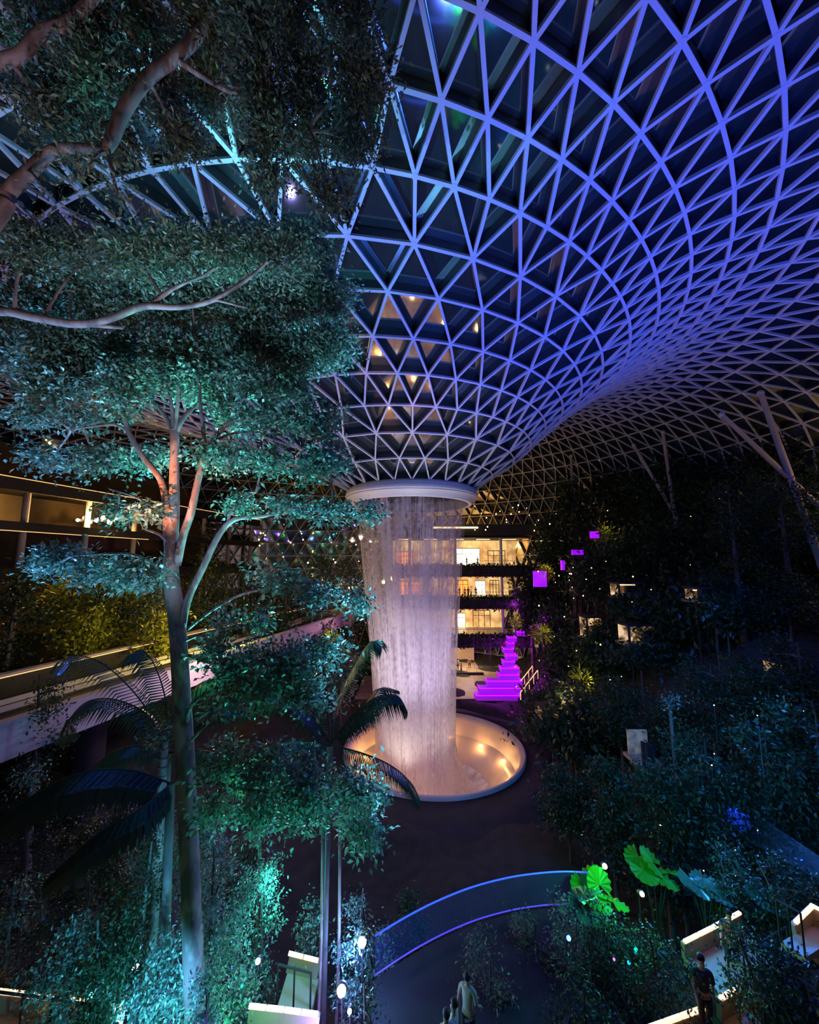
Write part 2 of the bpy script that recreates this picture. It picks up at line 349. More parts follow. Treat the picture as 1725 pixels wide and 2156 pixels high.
for k in range(12):
    a = 2*PI*k/12+.2; c = Vector((7.1*math.cos(a), 7.1*math.sin(a), -1.95))
    MB().box(c, (.25, .4, .14), a).build('basin_light', lm, basin)
    lamp('POINT', WB+c*1+Vector((-.5*math.cos(a), -.5*math.sin(a), .3)), 48, (1, .50, .17), .12)
lamp('SPOT', WB+Vector((-1.8, 0, -5)), 3300, (1, .84, .70), .5, WB+Vector((-2, 0, 20)), 75, .8)
lamp('SPOT', WB+Vector((-4, -6.2, -1.4)), 1000, (1, .84, .68), .3, WB+Vector((-2, -2, 6)), 80, 1)
lamp('SPOT', WB+Vector((3.4, -6.4, -1.4)), 1000, (1, .84, .70), .3, WB+Vector((-1.2, -2, 8)), 80, 1)

# ------------------------------------------------------------------ the valley floor and the planted hills
def sm(a, b, t):
    t = max(0, min(1, (t-a)/(b-a))); return t*t*(3-2*t)
def H(x, y):
    h = -17.4
    h += 12.5*sm(11, 27, x-.12*(y-30))*sm(14, 30, y)*(1-sm(58, 70, y)*.6)  # garden hill, right
    h += 4.6*sm(1.5, 6, x)*(1-sm(13, 20, y))
    h += 4.0*(1-sm(-3, 0, x))*(1-sm(13, 19, y))                      # terrace under the near trees, left
    h += 9*sm(16, 30, -x-.1*(y-30))*sm(26, 40, y)
    h -= .9*(1-sm(9.5, 13, math.hypot(x-2.3, y-40)))
    h += .25*math.sin(x*.9+y*.5)+.2*math.sin(x*.4-y*.8)
    return h
def terrain():
    nx, ny = 130, 130; vs = []; fs = []
    for j in range(ny+1):
        for i in range(nx+1):
            x = -60+115*i/nx; y = -12+98*j/ny; vs.append((x, y, H(x, y)))
    for j in range(ny):
        for i in range(nx):
            x = -60+115*(i+.5)/nx; y = -12+98*(j+.5)/ny
            if math.hypot(x-2.3, y-40) < 8.6: continue
            a = j*(nx+1)+i; fs.append((a, a+1, a+nx+2, a+nx+1))
    me = bpy.data.meshes.new('floor'); me.from_pydata(vs, [], fs)
    return link('floor', me, M['soil'], None, True, kind='structure')
terrain()
MB().box((6, 61, -17.42), (26, 16, .3)).build('floor', M['paving'], kind='structure', label='tan paved forecourt behind the waterfall')

# ------------------------------------------------------------------ train viaduct
DV = Vector((.232, .973, 0)).normalized(); NV = Vector((-DV.y, DV.x, 0))      # along, and to the left
def vline(off, t, z): return Vector((-18.8, 19.4, 0))+NV*off+DV*t+Vector((0, 0, z))
via = empty('train_viaduct', vline(5, 20, -17), label='pale concrete train viaduct running behind the trees and the waterfall', cat='viaduct')
def vb(name, off, z, w, h, m, t0=-22, t1=62, **k):
    c = MB().beam(vline(off, t0, z), vline(off, t1, z), w, h); o = c.build(name, m, None, **k); return o
def under(par, *objs):
    inv = Matrix.Translation(par.location).inverted() if par.rotation_euler.z == 0 else (Matrix.Translation(par.location) @ Matrix.Rotation(par.rotation_euler.z, 4, 'Z')).inverted()
    for o in objs:
        if o.type == 'MESH' and o.location.length == 0: o.data.transform(inv); o.parent = par
        else: o.parent = par; o.location = inv @ o.location
    return objs[0]
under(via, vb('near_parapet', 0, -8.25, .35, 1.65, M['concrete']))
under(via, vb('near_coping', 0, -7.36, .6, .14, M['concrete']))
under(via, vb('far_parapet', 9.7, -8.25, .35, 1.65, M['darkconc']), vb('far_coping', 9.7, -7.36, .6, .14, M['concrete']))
under(via, vb('track_deck', 4.85, -9.0, 9.4, .4, M['darkconc']))
for off in (2.2, 3.6, 6.1, 7.5): under(via, vb('running_rail', off, -8.55, .14, .3, M['steel']))
for t in (-14, 8, 30, 52):
    c = vline(4.85, t, -14); under(via, MB().lathe([(1.0, -4.5), (1.0, 3.6), (2.4, 4.8)], c, 20).build('pier', M['darkconc'], None, True))
ww = mat('warm_strip_lens', (1, .75, .4), emit=(1, .55, .2), es=.9)
under(via, MB().beam(vline(9.45, -22, -7.5), vline(9.45, 60, -7.5), .06, .05).build('edge_light', ww))
MB().beam(vline(12.5, -22, -10.2), vline(12.5, 50, -10.2), .12, 2.2)

# ------------------------------------------------------------------ mall terraces behind the waterfall
shop = mat('shop_wall_glow', (.95, .62, .25), (.5, .26, .09), scale=.7, rough=.6, emit=(1, .55, .20), es=.7)  # emission imitates warm room light on the walls
whitelit = mat('bright_shopfront', (1, .95, .85), emit=(1, .86, .62), es=3.2)
orange = mat('orange_shop_sign', (.8, .25, .05), emit=(1, .28, .05), es=1.4)
glassfr = mat('dark_frame', (.03, .025, .02), rough=.4)
ceilw = mat('warm_ceiling_panel', (1, .8, .5), emit=(1, .66, .30), es=2.2)
tanw = mat('tan_wall', (.62, .45, .28), (.5, .36, .22), scale=.5, rough=.7)
def terrace(n, z, top, x0, x1, y, label, wallm, fronts, hedge=True):
    t = empty('mall_terrace', ((x0+x1)/2, y+4, z), label=label, cat='terrace', group='open mall floors behind the waterfall')
    cx = (x0+x1)/2; L = x1-x0
    under(t, MB().box((cx, y+5, z-.35), (L, 10, .7)).build('floor_slab', M['paving']))
    under(t, MB().box((cx, y-.05, z-.4), (L, .5, 1.5)).build('edge_beam', M['darkconc']))
    under(t, MB().box((cx, y+9, (z+top)/2), (L, .3, top-z)).build('back_wall', wallm))
    under(t, MB().box((cx, y+5, top+.1), (L, 9, .2)).build('soffit', M['darkconc']))
    n_ = max(2, int(L/4))
    for i in range(n_):
        x = x0+L*(i+.5)/n_
        under(t, MB().box((x, y+4.5, top-.04), (2.2, .5, .07)).build('ceiling_light', ceilw))
    for x in np.arange(x0+3, x1, 7.3): under(t, MB().tube([(x, y+1.2, z), (x, y+1.2, top)], .22, 14).build('column', M['steel'], smooth=True))
    for (fx, w, h, m) in fronts:
        f = MB().box((fx, y+8.8, z+h/2+.1), (w, .12, h)).build('shopfront', m); under(t, f)
        fr = MB()
        for q in range(4): fr.box((fx-w/2+w*q/3, y+8.7, z+h/2+.1), (.09, .1, h))
        fr.box((fx, y+8.7, z+h+.1), (w+.1, .12, .12)); fr.box((fx, y+8.7, z+h*.72), (w, .08, .08)); o = fr.build('mullion', glassfr, None); o.data.transform(Matrix.Translation(t.location).inverted()); o.parent = f
    r = MB()
    r.box((cx, y+.35, z+1.05), (L, .07, .06))
    for x in np.arange(x0, x1, 1.5): r.box((x, y+.35, z+.55), (.05, .05, 1))
    under(t, r.build('railing', M['steel']))
    return t
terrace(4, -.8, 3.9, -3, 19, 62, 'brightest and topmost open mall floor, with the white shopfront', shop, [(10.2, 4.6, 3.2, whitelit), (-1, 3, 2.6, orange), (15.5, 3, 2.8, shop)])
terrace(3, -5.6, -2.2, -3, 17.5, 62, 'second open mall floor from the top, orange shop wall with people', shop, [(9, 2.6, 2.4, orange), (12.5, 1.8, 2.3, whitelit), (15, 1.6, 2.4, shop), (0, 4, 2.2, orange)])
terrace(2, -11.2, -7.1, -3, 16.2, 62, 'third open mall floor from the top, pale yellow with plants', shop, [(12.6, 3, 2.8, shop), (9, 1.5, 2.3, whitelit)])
t = terrace(1, -17.3, -12.6, -6, 11.5, 64, 'lowest mall opening, plain tan floor where people stand', tanw, [])
lamp('AREA', (9.2, 67, -12.9), 550, (1, .70, .42), 4, (9, 67, -17)); lamp('AREA', (9, 66, -2.4), 300, (1, .66, .32), 5, (9, 66, -6)); lamp('AREA', (9, 66, 3.6), 420, (1, .7, .36), 6, (9, 68, -1))
lamp('AREA', (9, 66, -7.4), 300, (1, .7, .36), 5, (9, 68, -12))
upper = empty('canopy_deck', (4, 66, 5), label='dark upper deck with a lit white edge above the topmost mall floor', cat='deck')
under(upper, MB().box((8, 66, 5.1), (24, 9, 1.7)).build('deck_slab', M['darkconc']))
under(upper, MB().box((7.2, 61.3, 5.4), (7, .2, .25)).build('edge_light', ceilw))
# hedges along the terrace edges
def boxleaves(c, d, n):
    p = RNG.uniform(-.5, .5, (n, 3))*np.array(d)+np.array(c); v = RNG.normal(size=(n, 3)); v[:, 2] += .5; return p, v
for z, lab in ((-.8, 'dark hedge spilling over the edge of the topmost mall floor'), (-5.6, 'dark hedge along the edge of the orange mall floor'), (-11.2, 'dark hedge along the edge of the pale yellow mall floor')):
    x0, x1 = (-3, 19) if z > -3 else (-3, 18)
    e = empty('hedge', ((x0+x1)/2, 61.2, z-1), label=lab, cat='hedge')
    p, v = boxleaves((0, 0, .5), (x1-x0, 1.5, 1.9), 3000); leaves('foliage', p, v, .5, .5, M['leafdark'], e, .3)
    MB().box((0, 0, .35), (x1-x0, 1.2, 1.4)).build('planter', M['darkconc'], e)

# ------------------------------------------------------------------ mall levels on the left, behind the viaduct
mall = empty('mall_gallery', (-34, 50, -5), label='dim brown stack of mall galleries far left, behind the viaduct', cat='building')
A0 = Vector((-37.8, 35.6, 0))
def ml(off, t, z): return A0+NV*off+DV*t+Vector((0, 0, z))
for z, h, m in ((7.4, 1.2, M['darkconc']), (3.4, .9, M['darkconc']), (-1.2, 1.2, M['darkconc'])):
    under(mall, MB().beam(ml(0, -18, z), ml(0, 40, z), .5, h).build('edge_beam', m)); under(mall, MB().beam(ml(5, -18, z+.3), ml(5, 40, z+.3), 10, .3).build('floor_slab', M['darkconc']))
under(mall, MB().beam(ml(9, -18, 2), ml(9, 40, 2), .3, 22).build('back_wall', mat('brown_wall', (.20, .13, .07), (.1, .07, .04), scale=.3)))
under(mall, MB().beam(ml(-.28, -18, 8.0), ml(-.28, 40, 8.0), .06, .06).build('edge_light', ww), MB().beam(ml(-.28, -18, 2.95), ml(-.28, 16, 2.95), .06, .06).build('edge_light', ww))
for t in range(-15, 40, 6): under(mall, MB().tube([ml(1, t, -10), ml(1, t, 7)], .3, 12).build('column', M['concrete']))
bulb = mat('warm_bulb', (1, .8, .5), emit=(1, .66, .26), es=40)
bulbw = mat('cool_bulb', (1, 1, 1), emit=(.85, .95, 1), es=18)
def bulb_obj(loc, r, m, label, cat='light', group=None):
    o = MB().ball((0, 0, 0), r, 6).build('garden_light', m, None, True, label=label, cat=cat, group=group); o.location = loc; return o
fl = empty('floodlight_bank', P(205, 1095, 46), label='blazing amber bank of floodlights on the far left gallery', cat='floodlight')
for i in range(7): MB().ball((-2.3+i*.75, 0, .3*math.sin(i*2.1)), .3 if i > 2 else .2, 7, (1, .6, .9)).build('lamp_head', bulb, fl, True)
MB().box((0, .3, 0), (6.2, .2, .3)).build('mounting_bar', M['darkconc'], fl)
lamp('POINT', P(205, 1095, 45)+Vector((0, -.6, 0)), 3200, (1, .55, .14), .3)

# ------------------------------------------------------------------ leaning roof columns
for (ax, ay, bx, by, Y0, Y1, r, lab) in ((1520, 873, 1655, 1000, 33, 31, .22, 'dark leaning roof column, thick one sloping down to the right'), (1602, 828, 1658, 985, 33, 31, .27, 'pale steep roof column right beside the thick sloping one'),
        (1335, 938, 1390, 1030, 48, 46, .22, 'thin leaning roof column in front of the golden lattice edge'), (1396, 910, 1409, 1000, 45, 45, .22, 'short nearly upright roof column above the dark trees'),
        (1203, 960, 1206, 1075, 58, 58, .24, 'slender magenta-lit upright roof column near the golden lattice')):
    a = P(ax, ay, Y0); b = P(bx, by, Y1); d = (a-b).normalized(); gz = H(b.x, b.y)
    foot = b-d*max(0, (b.z-gz)/max(d.z, .3)); e = empty('roof_column', foot, label=lab, cat='column')
    c0 = foot; pts = [Vector((0, 0, 0)), d*.3, a-foot]
    MB().tube(pts, [r*1.25, r, r*.8], 14).build('shaft', M['concrete'], e, True)
    MB().ball(a-foot, r*1.1, 6).build('head_joint', M['steel'], e, True); MB().lathe([(r*2, 0), (r*2, .2), (r*1.3, .45)], (0, 0, 0), 16).build('foot_plate', M['darkconc'], e)

# ------------------------------------------------------------------ magenta stairs
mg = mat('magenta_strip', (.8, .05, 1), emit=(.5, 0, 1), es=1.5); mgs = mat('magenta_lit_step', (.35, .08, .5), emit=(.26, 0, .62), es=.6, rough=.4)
st = empty('light_stairs', P(1050, 1465, 50), label='cascading staircase glowing magenta right of the waterfall', cat='stairs')
steps = [(1048, 1463, 88, 50), (1053, 1448, 84, 50.6), (1062, 1433, 70, 51.3), (1072, 1420, 40, 52), (1074, 1406, 36, 52.7), (1072, 1392, 28, 53.5), (1078, 1380, 26, 54.2), (1071, 1366, 24, 55), (1076, 1354, 16, 56), (1079, 1342, 20, 57),
         (1096, 1330, 18, 58.5), (1132, 1315, 20, 59.5), (1150, 1300, 12, 60)]
for (px, py, wpx, Y) in steps:
    c = P(px, py, Y); w = wpx*Y/F; w *= 1 if py > 1400 else .8
    s_ = MB().box((0, .5, -.3), (w, 1.6, .55)).build('step', mgs, None); s_.location = c; under(st, s_)
    l_ = MB().box((0, -.33, .02), (w, .07, .1)).box((-w/2, .5, .02), (.07, 1.6, .1)).box((w/2, .5, .02), (.07, 1.6, .1)).build('light_strip', mg, s_)
ms = MB()
for i in range(9): ms.box((i*.28, i*.1, .13+i*.26), (.32, 2.2, .26))
o = empty('side_stairs', P(1092, 1472, 50), label='small wooden stairs with a glowing golden handrail beside the magenta steps', cat='stairs'); ms.build('flight', M['darkconc'], o)
hr = MB()
gr = mat('golden_glow_rail', (.8, .6, .25), emit=(1, .6, .2), es=1.0)  # warm glow set in the rail material itself
for y in (-1, 1): hr = MB(); hr.tube([(0, y, 0), (0, y, 1.1)], .05, 8); hr.tube([(0, y, 1.1), (2.4, y+.8, 3.4)], .05, 8); [hr.tube([(q*.6, y+q*.2, .2+q*.55), (q*.6, y+q*.2, 1.1+q*.57)], .03, 6) for q in range(5)]; hr.build('handrail', gr, o)
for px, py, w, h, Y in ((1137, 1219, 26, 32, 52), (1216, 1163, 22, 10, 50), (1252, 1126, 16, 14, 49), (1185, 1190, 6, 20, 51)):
    o = MB().box((0, 0, 0), (w*Y/F, .5, h*Y/F)).build('added_glow_panel', mat('magenta_terrace_glow', (.3, .02, .5), (.6, .08, .8), scale=.9, emit=(.36, 0, 1), es=.7), None)  # purple glow of the upper stair terraces put into emissive panels
    o.location = P(px, py, Y); prop(o, {1137: 'largest added panel for the magenta terrace glow, beside the second mall floor', 1216: 'small flat added panel for the magenta terrace glow, above the largest one', 1252: 'highest added panel for the magenta terrace glow, among the treetops', 1185: 'narrow added sliver for the magenta terrace glow, between the two upper panels'}[px], 'panel')

# ------------------------------------------------------------------ trees
def bez(a, b, k=5, sag=.12, jit=.12):
    a = np.array(a); b = np.array(b); L = np.linalg.norm(b-a); mid = (a+b)/2+RNG.normal(size=3)*L*jit; mid[2] += L*sag
    return [(1-t)**2*a+2*t*(1-t)*mid+t*t*b for t in np.linspace(0, 1, k)]
def pxr(px, py, Y, rpx): p = P(px, py, Y); return (p.x, p.y, p.z, rpx*Y/F)
class Tree:
    def __init__(s, name, loc, label, cat='tree', group=None, bark='bark'):
        s.e = empty(name, loc, label=label, cat=cat, group=group); s.o = np.array(loc, float); s.nodes = []; s.bark = M[bark]; s.tw = MB(); s.lp = []; s.ld = []
    def limb(s, name, pts, n=8, k=4, **kw):
        q = smooth_pts(pts, k); P3 = [Vector(p[:3]-s.o) for p in q]; R = [max(.004, p[3]) for p in q]
        s.nodes += [(np.array(p[:3]), p[3]) for p in q]
        return MB().tube(P3, R, n).build(name, s.bark, s.e, True, **kw)
    def cluster(s, c, r, n, twigs=None, lf=.1, flat=1.0):
        c = np.array(c, float); r = np.array(r if hasattr(r, '__len__') else (r, r, r*.6), float)
        N = np.array([p for p, _ in s.nodes]); twigs = twigs or max(4, n//45); per = n//twigs
        near = N[np.argmin(((N-c)**2).sum(1))]; per += 0; hub = c-np.array([0, 0, r[2]*.3])
        s.tw.tube([Vector(p-s.o) for p in bez(near, hub, 6)], [.035*lf/.1, .03*lf/.1, .025*lf/.1, .02*lf/.1, .018*lf/.1, .014*lf/.1], 5)
        for _ in range(twigs):
            u = RNG.normal(size=3); u /= np.linalg.norm(u); u *= RNG.uniform(.55, 1)**.6; tip = c+u*r
            q = bez(hub, tip, 5, .1, .1); s.tw.tube([Vector(p-s.o) for p in q], [.012*lf/.1, .010*lf/.1, .008*lf/.1, .006*lf/.1, .003*lf/.1], 3, False)
            Q = np.array(q); t = RNG.uniform(.25, 1, per)*(len(q)-1); i = np.minimum(t.astype(int), len(q)-2); f = (t-i)[:, None]
            base = Q[i]*(1-f)+Q[i+1]*f; sp = lf*1.6
            off = RNG.normal(size=(per, 3))*sp; s.lp.append(base+off-s.o)
            d = (Q[-1]-Q[0])/np.linalg.norm(Q[-1]-Q[0]); v = d*.6+RNG.normal(size=(per, 3))*.7; v[:, 2] -= .15; s.ld.append(v)
        s.tw.build('twig_spray', s.bark, s.e); s.tw = MB()
        return s
    def finish(s, leafm, lf, ratio=.42, up=1.0):
        if s.lp: leaves('foliage', np.concatenate(s.lp), np.concatenate(s.ld), lf, ratio, leafm, s.e, up)
        return s.e

# the big layered tree in front, left of centre
T = Tree('layered_tree', P(410, 2120, 10)-Vector((0, 0, 3)), 'tall slender layered tree with a mottled trunk and lit teal crown, left foreground')
T.limb('trunk', [(-4.72, 10, -14.2, .24)]+[pxr(*q) for q in ((412, 2200, 10, 19), (408, 2050, 10, 18), (403, 1900, 10, 17), (397, 1750, 10, 17), (390, 1600, 9.9, 17), (384, 1500, 9.9, 17), (379, 1400, 9.8, 16), (372, 1300, 9.8, 16), (361, 1220, 9.7, 15), (361, 1150, 9.7, 13), (366, 1080, 9.6, 11), (367, 1000, 9.6, 9.5), (368, 930, 9.6, 9), (367, 905, 9.6, 9))], 12)
BR = [[(367, 912, 9.6, 6), (350, 880, 9.7, 5), (322, 842, 9.9, 3), (300, 800, 10.2, 2)], [(366, 912, 9.6, 5), (362, 860, 9.5, 4), (350, 790, 9.6, 2)], [(368, 912, 9.6, 5), (374, 850, 9.4, 4), (378, 780, 9.3, 2)],
      [(369, 912, 9.6, 6), (390, 875, 9.6, 5), (425, 840, 9.8, 3), (450, 790, 10, 2)],
      [(355, 1170, 9.7, 8), (351, 1100, 9.6, 8), (348, 1050, 9.5, 7), (335, 1005, 9.4, 6.5), (300, 960, 9.3, 6), (272, 912, 9.2, 5.5), (262, 880, 9.2, 5), (243, 835, 9.2, 4), (225, 780, 9.2, 2.5)],
      [(272, 912, 9.2, 3.5), (245, 895, 9.2, 3), (205, 897, 9.3, 2.5), (150, 905, 9.4, 1.5)], [(262, 880, 9.2, 3), (275, 850, 9.3, 2.5), (300, 835, 9.5, 1.5)], [(240, 835, 9.2, 3), (215, 815, 9.2, 2), (170, 790, 9.3, 1.5)],
      [(372, 1190, 9.7, 9), (385, 1130, 9.6, 8), (402, 1080, 9.5, 8), (415, 1020, 9.4, 7), (428, 965, 9.3, 6.5), (430, 930, 9.3, 5), (425, 880, 9.3, 4), (421, 835, 9.4, 3), (423, 770, 9.5, 2)],
      [(428, 965, 9.3, 5.5), (450, 925, 9.3, 5), (482, 890, 9.3, 4), (512, 875, 9.4, 3), (516, 840, 9.5, 2), (530, 800, 9.6, 1.5)], [(440, 940, 9.3, 3.5), (480, 915, 9.5, 3), (540, 910, 9.7, 2), (600, 920, 10, 1.5)],
      [(382, 1330, 9.8, 8), (395, 1265, 9.7, 7.5), (428, 1195, 9.6, 7), (462, 1125, 9.5, 6.5), (495, 1093, 9.5, 5.5), (545, 1088, 9.6, 4), (610, 1078, 9.8, 3), (700, 1075, 10, 2), (770, 1085, 10.2, 1.5)],
      [(480, 1105, 9.5, 4), (490, 1070, 9.5, 3), (540, 1035, 9.6, 2)], [(352, 1090, 9.6, 3), (330, 1070, 9.5, 3), (280, 1045, 9.4, 2), (230, 1030, 9.3, 1.5)],
      [(357, 1245, 9.7, 5), (345, 1215, 9.5, 4), (320, 1185, 9.3, 3.5), (280, 1168, 9.2, 3), (235, 1166, 9.1, 2.5), (150, 1170, 9, 1.5)], [(352, 1140, 9.6, 3.5), (335, 1125, 9.4, 3), (300, 1112, 9.3, 2)],
      [(395, 1325, 9.8, 3.5), (440, 1290, 9.6, 3), (500, 1255, 9.5, 3), (560, 1240, 9.6, 2), (640, 1225, 9.8, 1.5)], [(388, 1350, 9.8, 3), (440, 1330, 9.6, 2.5), (510, 1320, 9.6, 1.5)],
      [(384, 1395, 9.8, 5), (395, 1380, 9.5, 4), (440, 1395, 9.3, 3), (500, 1400, 9.3, 2)], [(395, 1520, 9.8, 4), (400, 1490, 9.6, 4), (440, 1455, 9.3, 3), (500, 1440, 9.3, 2)],
      [(402, 1560, 9.8, 3.5), (440, 1520, 9.5, 3), (500, 1475, 9.3, 3), (560, 1450, 9.3, 2)], [(396, 1675, 9.8, 4.5), (410, 1655, 9.6, 4), (450, 1648, 9.4, 3.5), (500, 1660, 9.3, 3), (580, 1670, 9.3, 2)], [(398, 1765, 9.8, 3), (415, 1752, 9.6, 2.5), (422, 1735, 9.5, 2)]]
for b_ in BR: T.limb('branch', [pxr(*q) for q in b_], 7)
CL = []
def row(px0, px1, py0, py1, Y, n, rpx, rz, cnt):
    for i in range(n):
        t = (i+.5)/n; CL.append((px0+(px1-px0)*t+random.uniform(-15, 15), py0+(py1-py0)*t+random.uniform(-12, 12), Y+random.uniform(-.7, .7), rpx, rz, cnt))
row(60, 690, 560, 520, 10.2, 8, 85, 55, 2600); row(20, 720, 650, 630, 10.2, 9, 85, 55, 2600); row(10, 740, 745, 730, 10, 9, 80, 45, 2400); row(90, 640, 812, 800, 9.6, 7, 75, 35, 1500)
row(40, 300, 880, 870, 9.4, 3, 60, 25, 450); row(60, 320, 960, 985, 9.4, 3, 70, 30, 500); row(450, 720, 860, 900, 9.9, 4, 60, 45, 700); row(460, 740, 970, 980, 10, 4, 60, 35, 600); row(300, 470, 950, 950, 9.5, 2, 45, 18, 260)
row(480, 800, 1060, 1090, 9.9, 4, 50, 16, 300); row(200, 340, 1060, 1090, 9.3, 2, 45, 20, 250); row(60, 330, 1175, 1215, 9.1, 5, 55, 22, 480); row(560, 770, 1215, 1260, 9.7, 3, 55, 22, 420); row(470, 560, 1310, 1320, 9.6, 2, 40, 12, 200)
row(400, 470, 1380, 1345, 9.5, 2, 40, 14, 180)
CL += [(500, 1395, 9.4, 75, 40, 900), (600, 1395, 9.4, 80, 45, 1100), (680, 1370, 9.6, 60, 30, 500), (560, 1450, 9.4, 70, 35, 700), (640, 1460, 9.5, 60, 35, 700), (470, 1480, 9.3, 45, 25, 250),
       (470, 1600, 9.4, 70, 30, 500), (560, 1620, 9.3, 75, 40, 900), (660, 1640, 9.3, 75, 40, 900), (760, 1660, 9.5, 60, 40, 600), (540, 1700, 9.2, 55, 35, 600), (640, 1700, 9.3, 60, 30, 500), (450, 1700, 9.3, 45, 30, 350), (770, 1740, 9.8, 55, 40, 500)]
for (px, py, Y, r, rz, n) in CL:
    s_ = Y/F; p = P(px, py, Y); T.cluster(p, (r*s_, r*s_*.9, rz*s_), int(n*1.25), lf=.1)
T.finish(M['leaf'], .135, .5, .9)

# the tree leaning in from the upper left, close to the viewer
T = Tree('overhanging_tree', (-9.5, 5.2, -13.5), 'dark tree reaching in from the upper left edge, close overhead')
T.limb('trunk', [(-9.5, 5.2, -13.5, .3), (-9.4, 5.2, -5, .27), (-9.1, 5.2, .5, .24), (-8.6, 5.2, 3.5, .18), (-8.3, 5.2, 7, .1)], 12)
OB = [[(-390, 800, 5.2, 22), (-200, 700, 5.4, 20), (0, 450, 5.6, 17), (18, 405, 5.6, 16), (62, 362, 5.6, 15), (112, 318, 5.6, 13), (165, 312, 5.6, 11), (228, 318, 5.6, 10)],
      [(-390, 500, 5.2, 22), (-150, 190, 5.2, 18), (0, 132, 5.2, 16), (45, 115, 5.2, 15), (85, 70, 5.2, 14), (140, 50, 5.2, 13), (195, -5, 5.2, 13), (230, -60, 5.3, 12)],
      [(222, 320, 5.6, 9), (236, 290, 5.6, 15), (262, 230, 5.7, 16), (310, 165, 5.8, 15), (375, 115, 5.9, 15), (430, 55, 6, 14), (455, -40, 6, 13)],
      [(372, 125, 5.9, 7), (440, 170, 6, 6), (520, 210, 6.1, 5), (600, 245, 6.3, 3.5), (650, 275, 6.4, 2)], [(450, 180, 6, 4), (540, 190, 6.1, 3.5), (600, 198, 6.2, 3), (650, 160, 6.3, 2)],
      [(430, 60, 6, 6), (500, 15, 6, 5), (560, -20, 6, 3)], [(140, 50, 5.2, 4), (200, 20, 5.4, 3), (270, 65, 5.6, 2)],
      [(-380, 900, 6, 14), (-150, 680, 6.6, 12), (-10, 655, 7, 10), (70, 668, 7, 9.5), (160, 682, 7, 9), (230, 672, 7, 8), (300, 645, 7, 8), (375, 647, 7, 6), (440, 635, 7, 5.5), (490, 608, 7, 5), (530, 580, 7, 4), (562, 552, 7, 2.5)],
      [(160, 682, 7, 5), (260, 690, 7.1, 4)], [(320, 640, 7, 5), (370, 605, 7, 4), (430, 580, 7.1, 2.5)], [(450, 630, 7, 3.5), (520, 648, 7.1, 2)]]
for b_ in OB: T.limb('branch', [pxr(*q) for q in b_], 9)
CL = []
row(30, 800, 60, 40, 6.2, 7, 95, 75, 700); row(40, 820, 180, 160, 6.4, 7, 95, 70, 700); row(60, 420, 265, 290, 6.6, 3, 70, 50, 500); row(520, 800, 290, 290, 6.4, 3, 80, 60, 650); row(500, 760, 370, 400, 6.6, 2, 60, 45, 300)
row(20, 640, 530, 540, 7.2, 6, 85, 45, 650); row(30, 240, 250, 200, 6, 2, 80, 60, 300)
for (px, py, Y, r, rz, n) in CL:
    s_ = Y/F; p = P(px, py, Y); T.cluster(p, (r*s_, r*s_, rz*s_), n*3, twigs=n//18, lf=.1)
for (px, py, r, n) in ((180, 365, 60, 170), (250, 400, 55, 160), (60, 20, 30, 40), (95, 390, 30, 50)): s_ = 5.3/F; T.cluster(P(px, py, 5.3), (r*s_, r*s_, r*s_*.7), n, lf=.11)
T.finish(M['leafolive'], .11, .36, .4)

# ------------------------------------------------------------------ palms
def frond(T, pts, Y, L, n=46, wl=.035, m=None, droop=.9, both=True, name='frond'):
    q = smooth_pts([pxr(px, py, Y+dy, 3) for px, py, dy in pts], 8); Q = np.array(q)[:, :3]-T.o; N = len(Q)
    o = MB().tube([Vector(v) for v in Q], [.03*(1-.8*i/N) for i in range(N)], 5).build(name, M['palm'], T.e, True)
    t = np.linspace(.08, .99, n); i = np.minimum((t*(N-1)).astype(int), N-2); f = (t*(N-1)-i)[:, None]; base = Q[i]*(1-f)+Q[i+1]*f; tan = Q[i+1]-Q[i]; tan /= np.linalg.norm(tan, axis=1, keepdims=True)
    side = np.cross(tan, [0, 0, 1]); side /= np.linalg.norm(side, axis=1, keepdims=True)+1e-6
    prof = np.sin(np.pi*np.clip(t*.92+.08, 0, 1))**.5*L; mb = MB()
    for s_ in ((-1, 1) if both else (1,)):
        for a in range(n):
            l = prof[a]*RNG.uniform(.9, 1.08); d = side[a]*s_*.75+tan[a]*.5+np.array([0, 0, -droop*.35]); d /= np.linalg.norm(d)
            p0 = base[a]; p1 = p0+d*l*.5; d2 = d+np.array([0, 0, -droop]); d2 /= np.linalg.norm(d2); p2 = p1+d2*l*.5; w = tan[a]*wl
            mb.add([p0-w*.5, p0+w*.5, p1+w, p1-w, p2], [(0, 1, 2, 3), (3, 2, 4)])
    mb.build('leaflets', m or M['palm'], o)
    return o
T = Tree('feather_palm', (P(695, 1560, 12.5).x, 12.5, H(P(695, 1560, 12.5).x, 12.5)), 'feather palm whose fronds cross in front of the glowing basin', 'palm', bark='barkdark')
c = P(695, 1570, 12.5); T.limb('trunk', [(T.o[0], T.o[1], T.o[2], .09), (c.x, 12.5, (c.z+T.o[2])/2, .07), (c.x, 12.5, c.z, .09)], 10)
